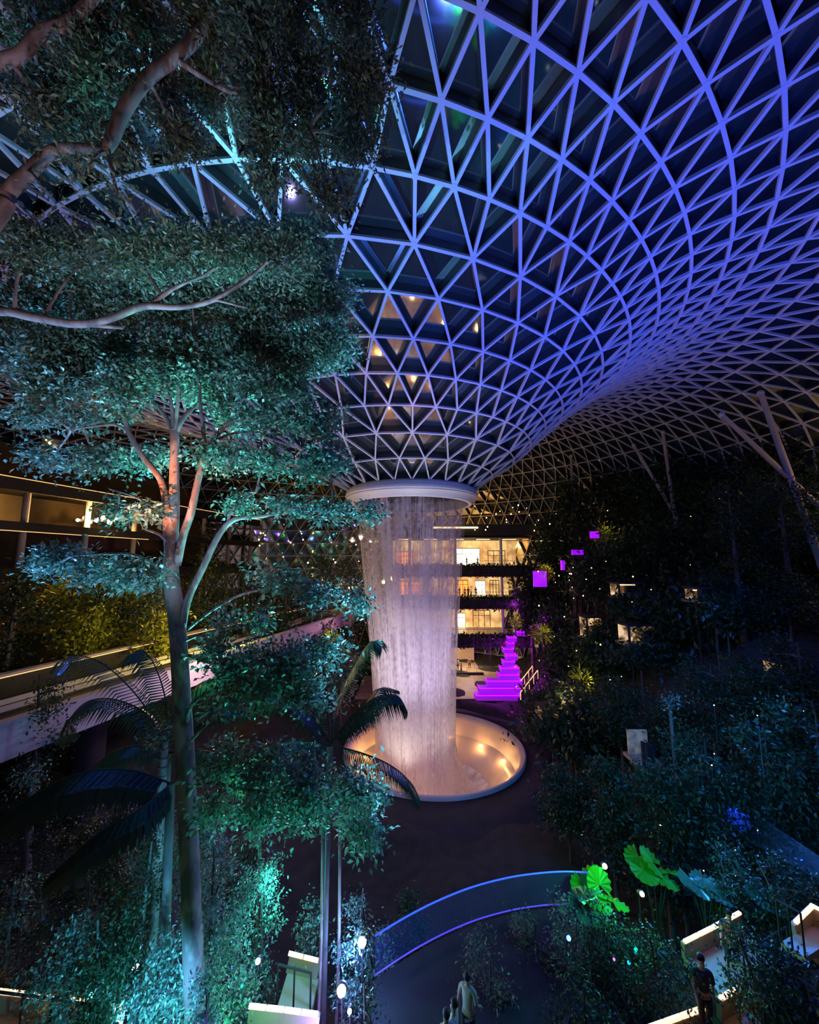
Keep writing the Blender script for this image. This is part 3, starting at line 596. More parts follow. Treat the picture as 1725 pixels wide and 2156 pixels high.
for pts, L, dr in (([(698, 1565, 0), (712, 1480, 0), (748, 1400, -.1), (780, 1352, -.2), (803, 1362, -.3)], 1.05, .8), ([(698, 1565, 0), (740, 1510, .1), (790, 1470, .2), (835, 1464, .3), (857, 1495, .3)], .95, 1.3),
        ([(700, 1570, 0), (760, 1585, -.2), (820, 1610, -.3), (862, 1645, -.4), (885, 1690, -.5)], .7, 1.3), ([(695, 1565, 0), (660, 1510, .2), (610, 1470, .3), (560, 1465, .4), (520, 1500, .5)], .8, 1.2),
        ([(695, 1570, 0), (640, 1560, -.2), (570, 1570, -.4), (510, 1610, -.5)], .8, 1.2), ([(695, 1565, 0), (690, 1500, .4), (670, 1440, .8), (640, 1400, 1.2), (600, 1390, 1.5)], .7, 1), ([(698, 1566, 0), (735, 1530, .5), (770, 1500, 1), (800, 1450, 1.5), (840, 1455, 1.9)], .6, 1.1)):
    frond(T, pts, 12.5, L, n=64, droop=dr, m=M['leafdark'], wl=.023)
T = Tree('feather_palm', (P(350, 1600, 13.5).x, 13.5, H(P(350, 1600, 13.5).x, 13.5)), 'teal-lit feather palm behind the foreground trunk, in front of the viaduct', 'palm', bark='barkdark')
c = P(352, 1590, 13.5); T.limb('trunk', [(T.o[0], T.o[1], T.o[2], .18), (c.x, 13.5, (c.z+T.o[2])/2, .14), (c.x, 13.5, c.z, .15)], 10)
for pts, L, dr in (([(352, 1585, 0), (315, 1510, 0), (250, 1475, -.1), (190, 1475, -.3), (150, 1510, -.4), (142, 1560, -.5)], 1.0, 1.2), ([(352, 1585, 0), (350, 1480, .2), (325, 1400, .3), (295, 1368, .2), (262, 1395, .1)], 1.0, 1.1),
        ([(352, 1585, 0), (290, 1570, -.5), (230, 1590, -.8), (170, 1640, -1)], .9, 1.2), ([(352, 1585, 0), (400, 1520, .3), (460, 1490, .4), (520, 1500, .5)], 1.0, 1.2), ([(352, 1585, 0), (300, 1480, .9), (220, 1400, 1.2), (150, 1380, 1.4), (120, 1420, 1.5)], 1.0, 1.1),
        ([(352, 1585, 0), (420, 1580, -.4), (480, 1600, -.6), (520, 1660, -.7)], .9, 1.2), ([(352, 1585, 0), (375, 1500, -.6), (420, 1440, -.9), (480, 1430, -1)], .8, 1.2)):
    frond(T, pts, 13.5, L, n=60, droop=dr, wl=.028)
T = Tree('banana_palm', (P(380, 1640, 11).x-.3, 11.6, H(-6, 11.6)), 'broad dark arching leaves low at the left edge', 'palm', bark='barkdark')
c = P(360, 1650, 11.6); T.limb('trunk', [(T.o[0], T.o[1], T.o[2], .14), (c.x, 11.6, c.z, .1)], 8)
for pts, L in (([(360, 1650, 0), (280, 1622, -.4), (180, 1625, -.9), (80, 1668, -1.3), (-20, 1740, -1.7)], 1.1), ([(360, 1650, 0), (300, 1700, -.8), (200, 1760, -1.4), (100, 1850, -1.8)], .9)):
    frond(T, pts, 11.6, L, n=80, wl=.09, droop=1.3, m=M['leafdark'])

# ------------------------------------------------------------------ generic garden trees standing on the ground
def gtree(x, y, h, r, label, m='leafdark', lf=.32, n=1500, style='round', group='garden trees', name='garden_tree', bark='barkdark', cat='tree', base=None):
    z = H(x, y) if base is None else base
    T = Tree(name, (x, y, z), label, cat, group, bark); lean = RNG.normal(size=2)*.25
    top = (x+lean[0], y+lean[1], z+h); T.limb('trunk', [(x, y, z-.2, .035*h*.6), (x+lean[0]*.3, y+lean[1]*.3, z+h*.5, .02*h*.6), (*top, .02)], 8)
    if style == 'round':
        K = 7
        for i in range(K):
            a = 2.4*i; t = .5+.5*i/K; q = r*(.75 if i else 0)*(1.15-t*.6); T.cluster((x+q*math.cos(a), y+q*math.sin(a), z+h*t), (r*.55, r*.55, r*.42), n//K, twigs=9, lf=lf)
    elif style == 'layered':
        K = 8
        for i in range(K):
            a = 2.2*i; t = .3+.7*i/K; q = r*.45*(1.1-t*.7); T.cluster((x+q*math.cos(a), y+q*math.sin(a), z+h*t), (r*(1.15-t*.8), r*(1.15-t*.8), h*.035), n//K, twigs=10, lf=lf)
    else:
        K = 6
        for i in range(K): T.cluster((x, y, z+h*(.15+.85*i/K)), (r, r, h*.12), n//K, twigs=9, lf=lf)
    return T.finish(M[m], lf, .45, .8)
def at_px(px, Y, py=1184): return P(px, py, Y).x
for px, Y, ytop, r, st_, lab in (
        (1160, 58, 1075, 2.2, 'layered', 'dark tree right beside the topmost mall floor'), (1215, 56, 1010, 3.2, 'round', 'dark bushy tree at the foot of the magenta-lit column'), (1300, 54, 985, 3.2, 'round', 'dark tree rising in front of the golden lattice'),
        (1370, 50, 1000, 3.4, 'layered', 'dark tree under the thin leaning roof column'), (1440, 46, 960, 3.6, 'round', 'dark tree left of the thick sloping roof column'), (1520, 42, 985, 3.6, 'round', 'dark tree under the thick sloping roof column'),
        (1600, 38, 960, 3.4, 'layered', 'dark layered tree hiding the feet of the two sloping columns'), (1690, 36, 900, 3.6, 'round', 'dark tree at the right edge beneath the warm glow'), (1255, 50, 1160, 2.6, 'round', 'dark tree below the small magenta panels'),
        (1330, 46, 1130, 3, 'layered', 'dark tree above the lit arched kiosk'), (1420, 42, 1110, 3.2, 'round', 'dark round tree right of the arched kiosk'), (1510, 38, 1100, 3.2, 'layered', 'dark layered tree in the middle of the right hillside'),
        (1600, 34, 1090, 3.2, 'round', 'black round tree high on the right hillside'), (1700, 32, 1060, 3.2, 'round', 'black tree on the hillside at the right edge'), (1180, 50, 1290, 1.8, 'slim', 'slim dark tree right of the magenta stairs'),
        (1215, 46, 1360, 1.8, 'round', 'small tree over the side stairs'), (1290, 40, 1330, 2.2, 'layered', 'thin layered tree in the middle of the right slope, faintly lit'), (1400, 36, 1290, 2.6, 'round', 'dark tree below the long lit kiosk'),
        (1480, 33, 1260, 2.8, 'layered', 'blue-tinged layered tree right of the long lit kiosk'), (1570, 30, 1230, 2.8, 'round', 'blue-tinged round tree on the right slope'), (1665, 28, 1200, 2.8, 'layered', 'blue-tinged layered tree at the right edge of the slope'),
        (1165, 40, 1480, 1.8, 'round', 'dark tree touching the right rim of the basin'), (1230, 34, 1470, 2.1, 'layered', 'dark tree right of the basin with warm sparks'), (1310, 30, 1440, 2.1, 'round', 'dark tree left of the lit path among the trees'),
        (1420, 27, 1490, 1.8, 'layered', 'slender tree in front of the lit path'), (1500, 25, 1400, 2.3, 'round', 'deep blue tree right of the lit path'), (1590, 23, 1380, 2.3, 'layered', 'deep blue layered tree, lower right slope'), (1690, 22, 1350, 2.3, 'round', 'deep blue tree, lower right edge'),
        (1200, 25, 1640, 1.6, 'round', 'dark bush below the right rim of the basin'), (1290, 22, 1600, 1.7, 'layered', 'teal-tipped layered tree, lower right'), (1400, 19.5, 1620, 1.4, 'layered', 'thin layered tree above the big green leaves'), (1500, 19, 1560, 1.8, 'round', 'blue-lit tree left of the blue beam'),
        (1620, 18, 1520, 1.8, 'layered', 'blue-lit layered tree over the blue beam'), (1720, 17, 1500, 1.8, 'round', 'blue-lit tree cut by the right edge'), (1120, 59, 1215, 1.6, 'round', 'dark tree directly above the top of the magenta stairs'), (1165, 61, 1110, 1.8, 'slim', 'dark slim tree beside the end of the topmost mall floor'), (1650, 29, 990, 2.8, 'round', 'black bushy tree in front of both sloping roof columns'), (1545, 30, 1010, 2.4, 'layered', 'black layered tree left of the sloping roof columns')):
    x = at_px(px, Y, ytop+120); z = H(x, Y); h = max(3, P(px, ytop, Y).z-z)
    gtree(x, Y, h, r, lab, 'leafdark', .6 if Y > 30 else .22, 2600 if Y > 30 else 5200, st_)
# left: warm lit grove behind the viaduct, and dark trees
for px, Y, ytop, r, st_, m_, lab in ((30, 30, 1190, 2.6, 'round', 'leafdark', 'dark tree at the left edge in front of the viaduct'), (95, 21, 1420, 1.3, 'round', 'leafdark', 'dark bush at the left edge below the viaduct'),
        (150, 38, 1215, 2.2, 'round', 'leafyellow', 'golden-lit tree behind the viaduct, nearest the left edge'), (215, 40, 1200, 2.0, 'slim', 'leaf', 'slim golden-lit tree behind the viaduct'), (262, 39, 1190, 1.8, 'slim', 'leafyellow', 'tallest slim yellow-green tree behind the viaduct'),
        (310, 41, 1225, 2.0, 'round', 'leaf', 'green tree behind the viaduct just left of the foreground trunk'), (180, 35, 1290, 1.6, 'round', 'leafyellow', 'low yellow-lit shrub against the far viaduct parapet'), (335, 37, 1270, 1.5, 'slim', 'leafyellow', 'yellow shrub touching the foreground trunk'),
        (440, 46, 1170, 2.6, 'round', 'leafdark', 'dim tree behind the viaduct right of the foreground trunk'), (520, 48, 1180, 2.8, 'layered', 'leafdark', 'dim layered tree behind the viaduct'), (600, 50, 1190, 2.8, 'round', 'leafdark', 'dim round tree behind the viaduct under the orange lights'),
        (680, 52, 1160, 2.6, 'round', 'leafdark', 'dim tree just left of the falling water'), (740, 54, 1170, 2.4, 'layered', 'leafdark', 'dim layered tree touching the left side of the falling water'), (720, 44, 1370, 1.6, 'round', 'leaf', 'yellowish tree below the pink viaduct parapet, left of the water'),
        (60, 60, 1150, 3, 'round', 'leafolive', 'far olive tree on the left gallery'), (420, 62, 1110, 3, 'round', 'leafolive', 'far olive tree behind the forked branches')):
    x = at_px(px, Y, ytop+60); z = H(x, Y); z = max(z, P(px, 1500, Y).z) if Y > 34 else z; h = max(2.5, P(px, ytop, Y).z-H(x, Y)); gtree(x, Y, h, r, lab, m_, .42 if Y > 25 else .2, 2200, st_, group='trees on the left')

# near planting, lower left and lower middle
def shrub(px, Y, ytop, r, label, m='leaf', lf=.10, n=1600, style='slim', group='lit shrubs', name='shrub'):
    x = at_px(px, Y, ytop+90); z = H(x, Y); return gtree(x, Y, max(1, P(px, ytop, Y).z-z), r, label, m, lf, int(n*1.35), style, group, name, 'barkdark', 'shrub')
shrub(455, 10.6, 1780, .45, 'tall green-lit column of creeper right of the foreground trunk', n=2600)
shrub(510, 11.5, 1820, .5, 'green-lit shrub with bright emerald leaves, third from the trunk', n=2000)
shrub(345, 10.2, 1990, .65, 'bright emerald shrub at the foot of the foreground trunk', n=3600, style='round')
shrub(300, 12, 1760, .8, 'blue-speckled shrub left of the foreground trunk', 'leafdark', n=1800, style='round')
shrub(200, 12.5, 1800, .9, 'dark shrub with a few blue glints, lower left', 'leafdark', n=2000, style='round')
shrub(100, 12, 1880, .8, 'teal-speckled shrub at the lower left edge', 'leafdark', n=1600, style='round')
shrub(20, 11.5, 1850, .8, 'olive shrub cut by the lower left edge', 'leafolive', n=1200, style='round')
shrub(425, 9.6, 2060, .5, 'low green shrub right of the mottled trunk base', n=1600, style='round')
shrub(560, 13, 1780, .5, 'slim teal tree left of the dark opening', n=1200)
shrub(650, 13.5, 1900, .35, 'small teal plant on the thin palm stem', n=500, style='round')
shrub(745, 12.6, 1890, .5, 'cyan-lit bush above the upper blue lamp', n=1300, style='round')
shrub(800, 13.5, 1960, .5, 'dark cyan bush right of the upper blue lamp', n=700, style='round')
shrub(780, 11, 2080, .5, 'dark bush right of the lower violet lamp', 'leafdark', n=900, style='round')
for px, Y, yt, r, m_, lab in ((250, 15, 1640, 1.0, 'leafdark', 'dark leafy tree behind the blue-speckled shrub'), (160, 16, 1690, 1.1, 'leafdark', 'black bushy tree below the purple viaduct side'), (60, 17, 1700, 1.2, 'leafdark', 'black tree at the left edge under the arching leaves'), (330, 14, 1720, .7, 'leaf', 'blue-lit leafy tree just left of the violet stem'),
        (420, 14.5, 1690, .8, 'leaf', 'teal tree filling the gap right of the foreground trunk'), (520, 15.5, 1790, .9, 'leafdark', 'dark tree behind the emerald shrubs'), (230, 10.6, 1930, .8, 'leafdark', 'dark low bush with blue spikes beside it'), (860, 15.5, 1900, .7, 'leafdark', 'black bush at the left end of the blue rail'), (130, 10.8, 1960, .7, 'leaf', 'teal bush above the dim timber rail')):
    shrub(px, Y, yt, r, lab, m_, .11, 3200, 'round', 'dark trees lower left')
sp_ = empty('spiky_plant', P(235, 2068, 10.6), label='plant with upright blue-lit spikes above the timber rail', cat='plant')
for i, (dx, h) in enumerate(((-.22, .35), (-.1, .85), (.02, .9), (.14, .8), (.3, .95))): MB().tube([(dx*.5, 0, -.8), (dx, 0, h*.4), (dx*1.6, .05, h)], [.03, .03, .008], 6).build('spike', M['leaf'], sp_, True)
# slender bare stems
for (px, y0, y1, Y, r, m_, lab) in ((680, 1690, 2170, 12.2, 2.5, 'bark', 'thin palm stem left of the two blue lamps'), (716, 1700, 2170, 12.6, 3, 'bark', 'second thin palm stem, closest to the lamps'), (546, 1760, 2000, 13.2, 2.5, 'bark', 'thin blue-lit stem left of the dark opening'),
        (1410, 1480, 1960, 20, 3.5, 'barkdark', 'tall straight stem behind the big green leaves'), (347, 1560, 1730, 12.8, 9, 'bark', 'short thick violet stem just left of the foreground trunk'), (68, 1640, 1900, 15, 4, 'barkdark', 'dim straight stem at the left edge')):
    top = P(px, y0, Y); bot = P(px, y1, Y); g = min(H(top.x, Y), bot.z)
    T = Tree('slender_stem', (top.x, Y, g), lab, 'stem', bark=m_); T.limb('trunk', [(top.x, Y, g, r*Y/F*1.1), (top.x+.05, Y, (g+top.z)/2, r*Y/F), (top.x, Y, top.z, r*Y/F*.8)], 10)
    for j in range(5):
        z = top.z-.25*j; MB().lathe([(r*Y/F*1.02, z-T.o[2]), (r*Y/F*1.12, z-T.o[2]+.02), (r*Y/F*1.0, z-T.o[2]+.04)], (0, 0, 0), 10).build('leaf_scar', M[m_], T.e)
    T.cluster((top.x, Y, top.z+.15), (.5, .5, .3), 160, 8, .12); T.finish(M['leaf'], .14, .4, .8)

# big round leaves, right
def bigleaf(px, py, Y, r, label, m='leaf', tilt=.6, n=5, rot=0):
    c = P(px, py, Y); g = H(c.x, c.y); e = empty('fan_palm', (c.x, c.y, g), label=label, cat='plant', group='broad fan leaves under the show lights')
    for i in range(n):
        a = rot+2*PI*i/n; h = c.z-g+(0 if i == 0 else -.25*r*i/2); q = 0 if i == 0 else r*.9
        cx, cy = q*math.cos(a), q*math.sin(a); st_ = MB().tube([(0, 0, 0), (cx*.3, cy*.3, h*.6), (cx, cy, h)], [.02, .015, .012], 5).build('stalk', M['leaf'], e)
        mb = MB(); vs = [Vector((0, 0, 0))]; K = 22
        for k in range(K+1):
            t = -2.5+5*k/K; q2 = r*(1-.07*(k % 2))*(1-.12*abs(t)/2.5); v = Vector((q2*math.sin(t), q2*math.cos(t), .07*r*(-1)**k)); v.rotate(Matrix.Rotation(-tilt if i == 0 else -.35, 3, 'X')); v.rotate(Matrix.Rotation(a, 3, 'Z')); vs.append(v)
        mb.add([v+Vector((cx, cy, h)) for v in vs], [(0, k, k+1) for k in range(1, K+1)]); mb.build('leaf', M[m], e)
bigleaf(1262, 1862, 14.5, .5, 'upright bright green fan leaf below the small warm lamp', tilt=-1.1, m='leafbright', rot=.3)
bigleaf(1375, 1815, 16, .55, 'wide green fan leaf left of the tall straight stem', tilt=-.7, rot=1, m='leafbright')
bigleaf(1240, 1895, 13.6, .36, 'teal leafy plant under the upright green leaf', tilt=.2, n=8)
bigleaf(1480, 1850, 15, .42, 'blue-lit fan leaf right of the tall stem', tilt=.2, n=7, rot=2)
bigleaf(1505, 1870, 14.6, .35, 'small green fan leaf beneath the blue-lit one', tilt=.4, n=4, rot=3)
bigleaf(1620, 1880, 14, .35, 'blue leafy clump above the sloping handrail', tilt=.3, n=8, rot=1)
shrub(1200, 13.2, 1900, .6, 'teal speckled shrub at the end of the blue rail', 'leaf', n=1200, style='round', name='shrub')
for px, Y, yt, r, lab in ((1120, 13.5, 1960, .9, 'dim olive bush standing on the dark terrace'), (1020, 12.5, 1990, .8, 'dim olive bush near the two pale visitors'), (1300, 12.5, 1950, .9, 'black bush with green and violet sparks'), (1400, 11.5, 1990, 1.0, 'black bush left of the upper handrail light'),
        (1620, 11, 1990, 1.0, 'black bush between the two sloping handrails'), (1690, 10.5, 2040, .9, 'black bush in the bottom right corner'), (1230, 11, 2060, .9, 'black bush in front of the lowest handrail'), (1560, 14.5, 1800, .9, 'blue-glinting bush over the upper walkway'), (1680, 13.5, 1820, .9, 'teal-glinting bush at the right edge over the walkway')):
    shrub(px, Y, yt, r, lab, 'leafolive' if 'olive' in lab else 'leafdark', .11, 2200, 'round', 'dark bushes by the paths')

# ------------------------------------------------------------------ walkways with lit rails
strip = mat('warm_led_strip', (1, .8, .6), emit=(1, .60, .36), es=1.25)
def walkway(pts, Y0, width, label, name='lookout_walkway', g='lit walkways'):
    'pts: pixels of the lit far edge, with Y'
    W3 = [P(*p) for p in pts]; e = empty(name, tuple(W3[0]-Vector((0, 0, .5))), label=label, cat='walkway', group=g); o = e.location
    L = [w-o for w in W3]; mb = MB(); kb = MB(); sp = MB(); hr = MB()
    for a, b in zip(L[:-1], L[1:]):
        d = (b-a).normalized(); nrm = Vector((d.y, -d.x, 0)).normalized()
        if nrm.y > 0: nrm = -nrm
        z = Vector((0, 0, -.5)); mb.add([a+z, b+z, b+z+nrm*width, a+z+nrm*width, a+z*1.3, b+z*1.3, b+z*1.3+nrm*width, a+z*1.3+nrm*width], [(0, 3, 2, 1), (4, 5, 6, 7), (0, 1, 5, 4), (1, 2, 6, 5), (2, 3, 7, 6), (3, 0, 4, 7)])
        kb.beam(a+Vector((0, 0, -.28)), b+Vector((0, 0, -.28)), .12, .44); n_ = max(2, int((b-a).length/1.1))
        for i in range(n_): p0 = a.lerp(b, (i+.03)/n_); p1 = a.lerp(b, (i+.97)/n_); sp.beam(p0+nrm*.05, p1+nrm*.05, .09, .06)
        for i in range(n_+1): p = a.lerp(b, i/n_); hr.tube([p+nrm*width+z, p+nrm*width+Vector((0, 0, .55))], .025, 6)
        hr.tube([a+nrm*width+Vector((0, 0, .55)), b+nrm*width+Vector((0, 0, .55))], .03, 6)
    mb.build('deck', M['paving'], e); kb.build('kerb', M['paving'], e); sp.build('light_strip', strip, e); hr.build('handrail', M['darkconc'], e)
    m_ = (W3[0]+W3[-1])/2; lamp('POINT', m_+Vector((.1, -.5, .25)), 1.6, (1, .5, .18), .2)
    return e
walkway([(1437, 1980, 13.2), (1497, 1950, 13.6), (1556, 1918, 14)], 13, 1.3, 'short walkway with a bright sloping light strip, lower right')
walkway([(1670, 1940, 12.6), (1708, 1903, 12.9), (1760, 1930, 12.4)], 13, 1.6, 'walkway corner with a light strip at the right edge')
walkway([(1360, 2160, 10.6), (1430, 2135, 10.9), (1478, 2118, 11.2)], 11, 1.4, 'long lit walkway cut by the bottom edge, right')
walkway([(1512, 2098, 11.4), (1560, 2072, 11.8)], 11, 1.0, 'short lit stretch just past the standing silhouette, bottom right')
walkway([(525, 2113, 11.4), (600, 2121, 11.4), (672, 2131, 11.4)], 11, 1.8, 'golden lit walkway deck at the bottom, left of the violet lamp')
walkway([(608, 2003, 13), (672, 2019, 13)], 13, 1.0, 'short lit ledge above the golden walkway')
walkway([(-20, 2080, 11.2), (35, 2086, 11.2), (150, 2101, 11.2), (260, 2118, 11.2)], 11, .6, 'dim timber rail with one amber strip, bottom left')
lamp('POINT', P(590, 2150, 10.9)+Vector((0, 0, .9)), 9, (1, .6, .28), .2)
# curved glass balustrade lit blue, in front of the basin
rb = mat('blue_lit_rail', (.2, .3, 1), emit=(.02, .06, 1), es=1.1); rb2 = mat('violet_lit_rail', (.3, .2, 1), emit=(.10, .03, .9), es=.45)
zr = -10.6
def Pz(px, py, z):
    d = P(px, py, 1.0); return d*(z/d.z)
pts = [Pz(x, y, zr) for x, y in ((790, 1970), (860, 1928), (930, 1893), (1000, 1866), (1070, 1848), (1130, 1839), (1190, 1835), (1250, 1838))]
arc = [Vector(p[:3]) for p in smooth_pts([(p.x, p.y, p.z, 0) for p in pts], 5)]
e = empty('glass_balustrade', arc[15]-Vector((0, 0, 1.1)), label='curved glass balustrade with a glowing blue handrail below the basin', cat='balustrade'); o = e.location
MB().tube([p-o for p in arc], .024, 8).build('handrail', rb, e, True, label='blue glowing handrail'); MB().tube([p-o-Vector((0, 0, 1.0)) for p in arc], .02, 8).build('bottom_rail', rb2, e, True, label='violet glowing bottom rail')
gm = bpy.data.materials.new('balustrade_glass'); gm.use_nodes = True; nt = gm.node_tree; pb = nt.nodes['Principled BSDF']; pb.inputs['Base Color'].default_value = (.2, .3, .8, 1); pb.inputs['Roughness'].default_value = .3
tr = nt.nodes.new('ShaderNodeBsdfTransparent'); mx = nt.nodes.new('ShaderNodeMixShader'); mx.inputs[0].default_value = .07; nt.links.new(tr.outputs[0], mx.inputs[1]); nt.links.new(pb.outputs[0], mx.inputs[2]); nt.links.new(mx.outputs[0], nt.nodes['Material Output'].inputs[0])
g = MB()
for a, b in zip(arc[:-1], arc[1:]):
    d = (b-a).normalized(); n_ = Vector((-d.y, d.x, 0))*.006
    g.add([a-o-n_, b-o-n_, b-o-n_-Vector((0, 0, 1)), a-o-n_-Vector((0, 0, 1)), a-o+n_, b-o+n_, b-o+n_-Vector((0, 0, 1)), a-o+n_-Vector((0, 0, 1))], [(0, 1, 2, 3), (7, 6, 5, 4), (0, 4, 5, 1), (3, 2, 6, 7)])
g.build('glass_panel', gm, e)
# dark terrace behind that balustrade (its near side)
tz = zr-1.1; mb = MB(); low = [Vector((p.x, p.y-9, tz)) for p in arc]; A_ = [Vector((p.x, p.y, tz)) for p in arc]; n_ = len(arc)
mb.add(A_+low+[p-Vector((0, 0, .4)) for p in A_+low], [(i, i+1, n_+i+1, n_+i) for i in range(n_-1)]+[(2*n_+i, 3*n_+i, 3*n_+i+1, 2*n_+i+1) for i in range(n_-1)]+[(i, 2*n_+i, 2*n_+i+1, i+1) for i in range(n_-1)])
mb.build('floor', M['darkconc'], kind='structure')

# ------------------------------------------------------------------ lamps with visible lenses
def spotlamp(px, py, Y, r, col, es, label, post=True):
    c = P(px, py, Y); g = H(c.x, c.y); g = min(g, c.z-.4); e = empty('garden_spotlight', (c.x, c.y, g), label=label, cat='lamp', group='show lamps in the planting'); h = c.z-g
    MB().lathe([(.001, -.04), (r, -.04), (r*1.05, 0), (r*1.05, .12), (r*.6, .2), (.001, .2)], (0, 0, 0), 18).build('housing', M['mullion'], e, True)
    hs = e.children[0]; hs.location = (0, 0, h); hs.rotation_euler = (PI/2+.3, 0, 0)
    hs.rotation_euler = (-PI/2-.6, 0, 0)
    MB().ball((0, -.06, h+.01), r*.85, 7).build('lens', mat('lens', col, emit=col, es=es), e, True)
    MB().tube([(0, .12, 0), (0, .12, h)], .02, 8).build('post', M['mullion'], e)
    return e
spotlamp(763, 1981, 12.3, .13, (.65, .72, 1), 60, 'blazing blue-white lamp, upper of the pair by the thin stems')
spotlamp(720, 2082, 11.4, .13, (.85, .6, 1), 60, 'blazing violet-white lamp, lower of the pair by the thin stems')
spotlamp(737, 2125, 11.2, .06, (.2, .8, 1), 25, 'small cyan lamp just under the violet lamp')
spotlamp(288, 2033, 11.5, .10, (.55, .6, 1), 40, 'blue-white lamp left of the emerald shrub')
spotlamp(195, 2092, 11, .07, (.1, .7, .8), 6, 'turquoise lamp over the dim timber rail')
spotlamp(492, 2033, 11.9, .06, (.05, .05, 1), 9, 'deep blue lamp right of the foreground trunk')
spotlamp(545, 2020, 12, .08, (.3, .25, 1), 8, 'violet lamp in front of the lit ledge')
spotlamp(512, 2072, 11.6, .04, (0, .8, .9), 6, 'tiny cyan lamp under the deep blue one')
spotlamp(1272, 1822, 16, .10, (1, .65, .25), 22, 'small warm lamp over the upright green leaf')
spotlamp(1350, 1880, 14, .08, (1, .65, .25), 16, 'small warm lamp right of the upright green leaf')
spotlamp(1388, 1739, 20, .10, (1, .6, .25), 14, 'warm twin lamp low on the right slope')
spotlamp(1562, 1577, 25, .2, (.03, .12, 1), 12, 'bright blue lamp high on the right slope')
spotlamp(1196, 1972, 12.5, .07, (.05, .15, 1), 9, 'blue lamp in the black bush on the dark terrace')
spotlamp(1337, 1996, 12.2, .05, (0, .9, .4), 6, 'emerald lamp in the black bush')
spotlamp(1322, 2023, 12, .045, (.0, .4, 1), 6, 'azure lamp under the emerald one')
spotlamp(1291, 2016, 12, .035, (.6, .05, .9), 6, 'tiny magenta lamp in the black bush')
spotlamp(1718, 868, 34, .4, (1, .68, .3), 20, 'large warm lamp high at the right edge')
# straight blue show-light beam through haze, right
b0 = P(1790, 1868, 11.5); b1 = P(1500, 1690, 21); hz = bpy.data.materials.new('blue_lit_haze'); hz.use_nodes = True; nt = hz.node_tree; nt.nodes.remove(nt.nodes['Principled BSDF'])
vs_ = nt.nodes.new('ShaderNodeVolumeScatter'); vs_.inputs['Density'].default_value = .05; vs_.inputs['Color'].default_value = (.8, .85, 1, 1); nt.links.new(vs_.outputs[0], nt.nodes['Material Output'].inputs['Volume'])
bm_ = empty('light_beam', b0, label='straight deep blue light beam crossing the lower right corner', cat='light beam'); MB().tube([(0, 0, 0), b1-b0], [.22, .75], 24).build('haze', hz, bm_, True)
lamp('SPOT', b0-(b1-b0).normalized()*.5, 90000, (.01, .03, 1), .02, b1, 5.5, .3)
# ------------------------------------------------------------------ small lit openings among the trees, right
kwall = mat('kiosk_wall_glow', (1, .68, .36), (.10, .05, .02), scale=1.1, emit=(1, .6, .28), es=.6, lo=.42, hi=.58); kdim = mat('tan_stone_glow', (.6, .48, .34), (.25, .2, .14), scale=2.5, emit=(1, .6, .3), es=.12)  # walls emit to imitate lamplight falling on them
def kiosk(px, py, w, h, Y, label, arch=False):
    c = P(px, py, Y); W_ = w*Y/F; H_ = h*Y/F; e = empty('garden_kiosk', c-Vector((0, 0, H_/2)), label=label, cat='kiosk', group='lit kiosks on the hillside')
    MB().box((0, 1.2, H_/2), (W_, .15, H_)).build('back_wall', kdim if 'tan lit' in label else kwall, e); (None if 'tan lit' in label else MB().box((0, .4, H_+.1), (W_+.3, 2.0, .16)).build('roof', M['darkconc'], e)); MB().box((0, .4, -.1), (W_+.4, 2.2, .2)).build('deck', M['paving'], e); g = H(c.x, c.y)-(c.z-H_/2); [MB().tube([(x, .3, min(-.2, g-.3)), (x, .3, 0)], .08, 8).build('support_post', M['darkconc'], e) for x in (-W_*.35, W_*.35)]
    for x in (-W_/2, W_/2): MB().tube([(x, -.5, 0), (x, -.5, H_)], .1, 10).build('post', M['darkconc'], e)
    (None if 'tan lit' in label else MB().box((0, .6, H_-.12), (W_*.5, .3, .06)).build('ceiling_light', ceilw, e)); MB().box((W_*.1, .2, .5), (W_*.4, .5, 1)).build('counter', M['darkconc'], e)
kiosk_ = kiosk
def kiosk(px, py, w, h, Y, label, arch=False):
    kiosk_(px, py, w, h, Y, label); W_ = w*Y/F; c = P(px, py, Y)
    for sx, dz, nm in ((-.45, -.5, 'left'), (.4, -.9, 'right')):
        p = c+Vector((sx*W_, -1.6, dz*h*Y/F-.6)); g = H(p.x, p.y); e = empty('leafy_bush', (p.x, p.y, g), label='bush before '+nm+' side of '+label.split(',')[0], cat='bush', group='bushes before the kiosks')
        q = RNG.normal(size=(900, 3))*np.array([W_*.28+.3, .5, .5]); q[:, 2] += p.z-g; leaves('foliage', q, RNG.normal(size=(900, 3)), .42, .45, M['leafdark'], e, .4); MB().tube([(0, 0, -.2), (0, 0, max(.4, p.z-g))], .06, 6).build('stem', M['barkdark'], e)
kiosk(1325, 1242, 52, 24, 41, 'arched lit kiosk high in the dark trees'); kiosk(1255, 1322, 44, 40, 42, 'lit kiosk hidden behind thin branches, above the yellow bushes'); kiosk(1365, 1336, 90, 34, 35, 'long lit kiosk, widest on the right hillside')
kiosk(1668, 1422, 40, 40, 26, 'small lit kiosk near the right edge'); kiosk(1480, 1252, 26, 22, 31, 'faint lit kiosk right of the arched one'); kiosk(1366, 1580, 40, 46, 26, 'tan lit landing behind the twin dark stems')
kiosk(1190, 1500, 90, 12, 36, 'low golden lit canopy between the magenta stairs and the basin')
lamp('POINT', P(1180, 1490, 36)+Vector((0, -1, 1.5)), 90, (1, .65, .3), .3)
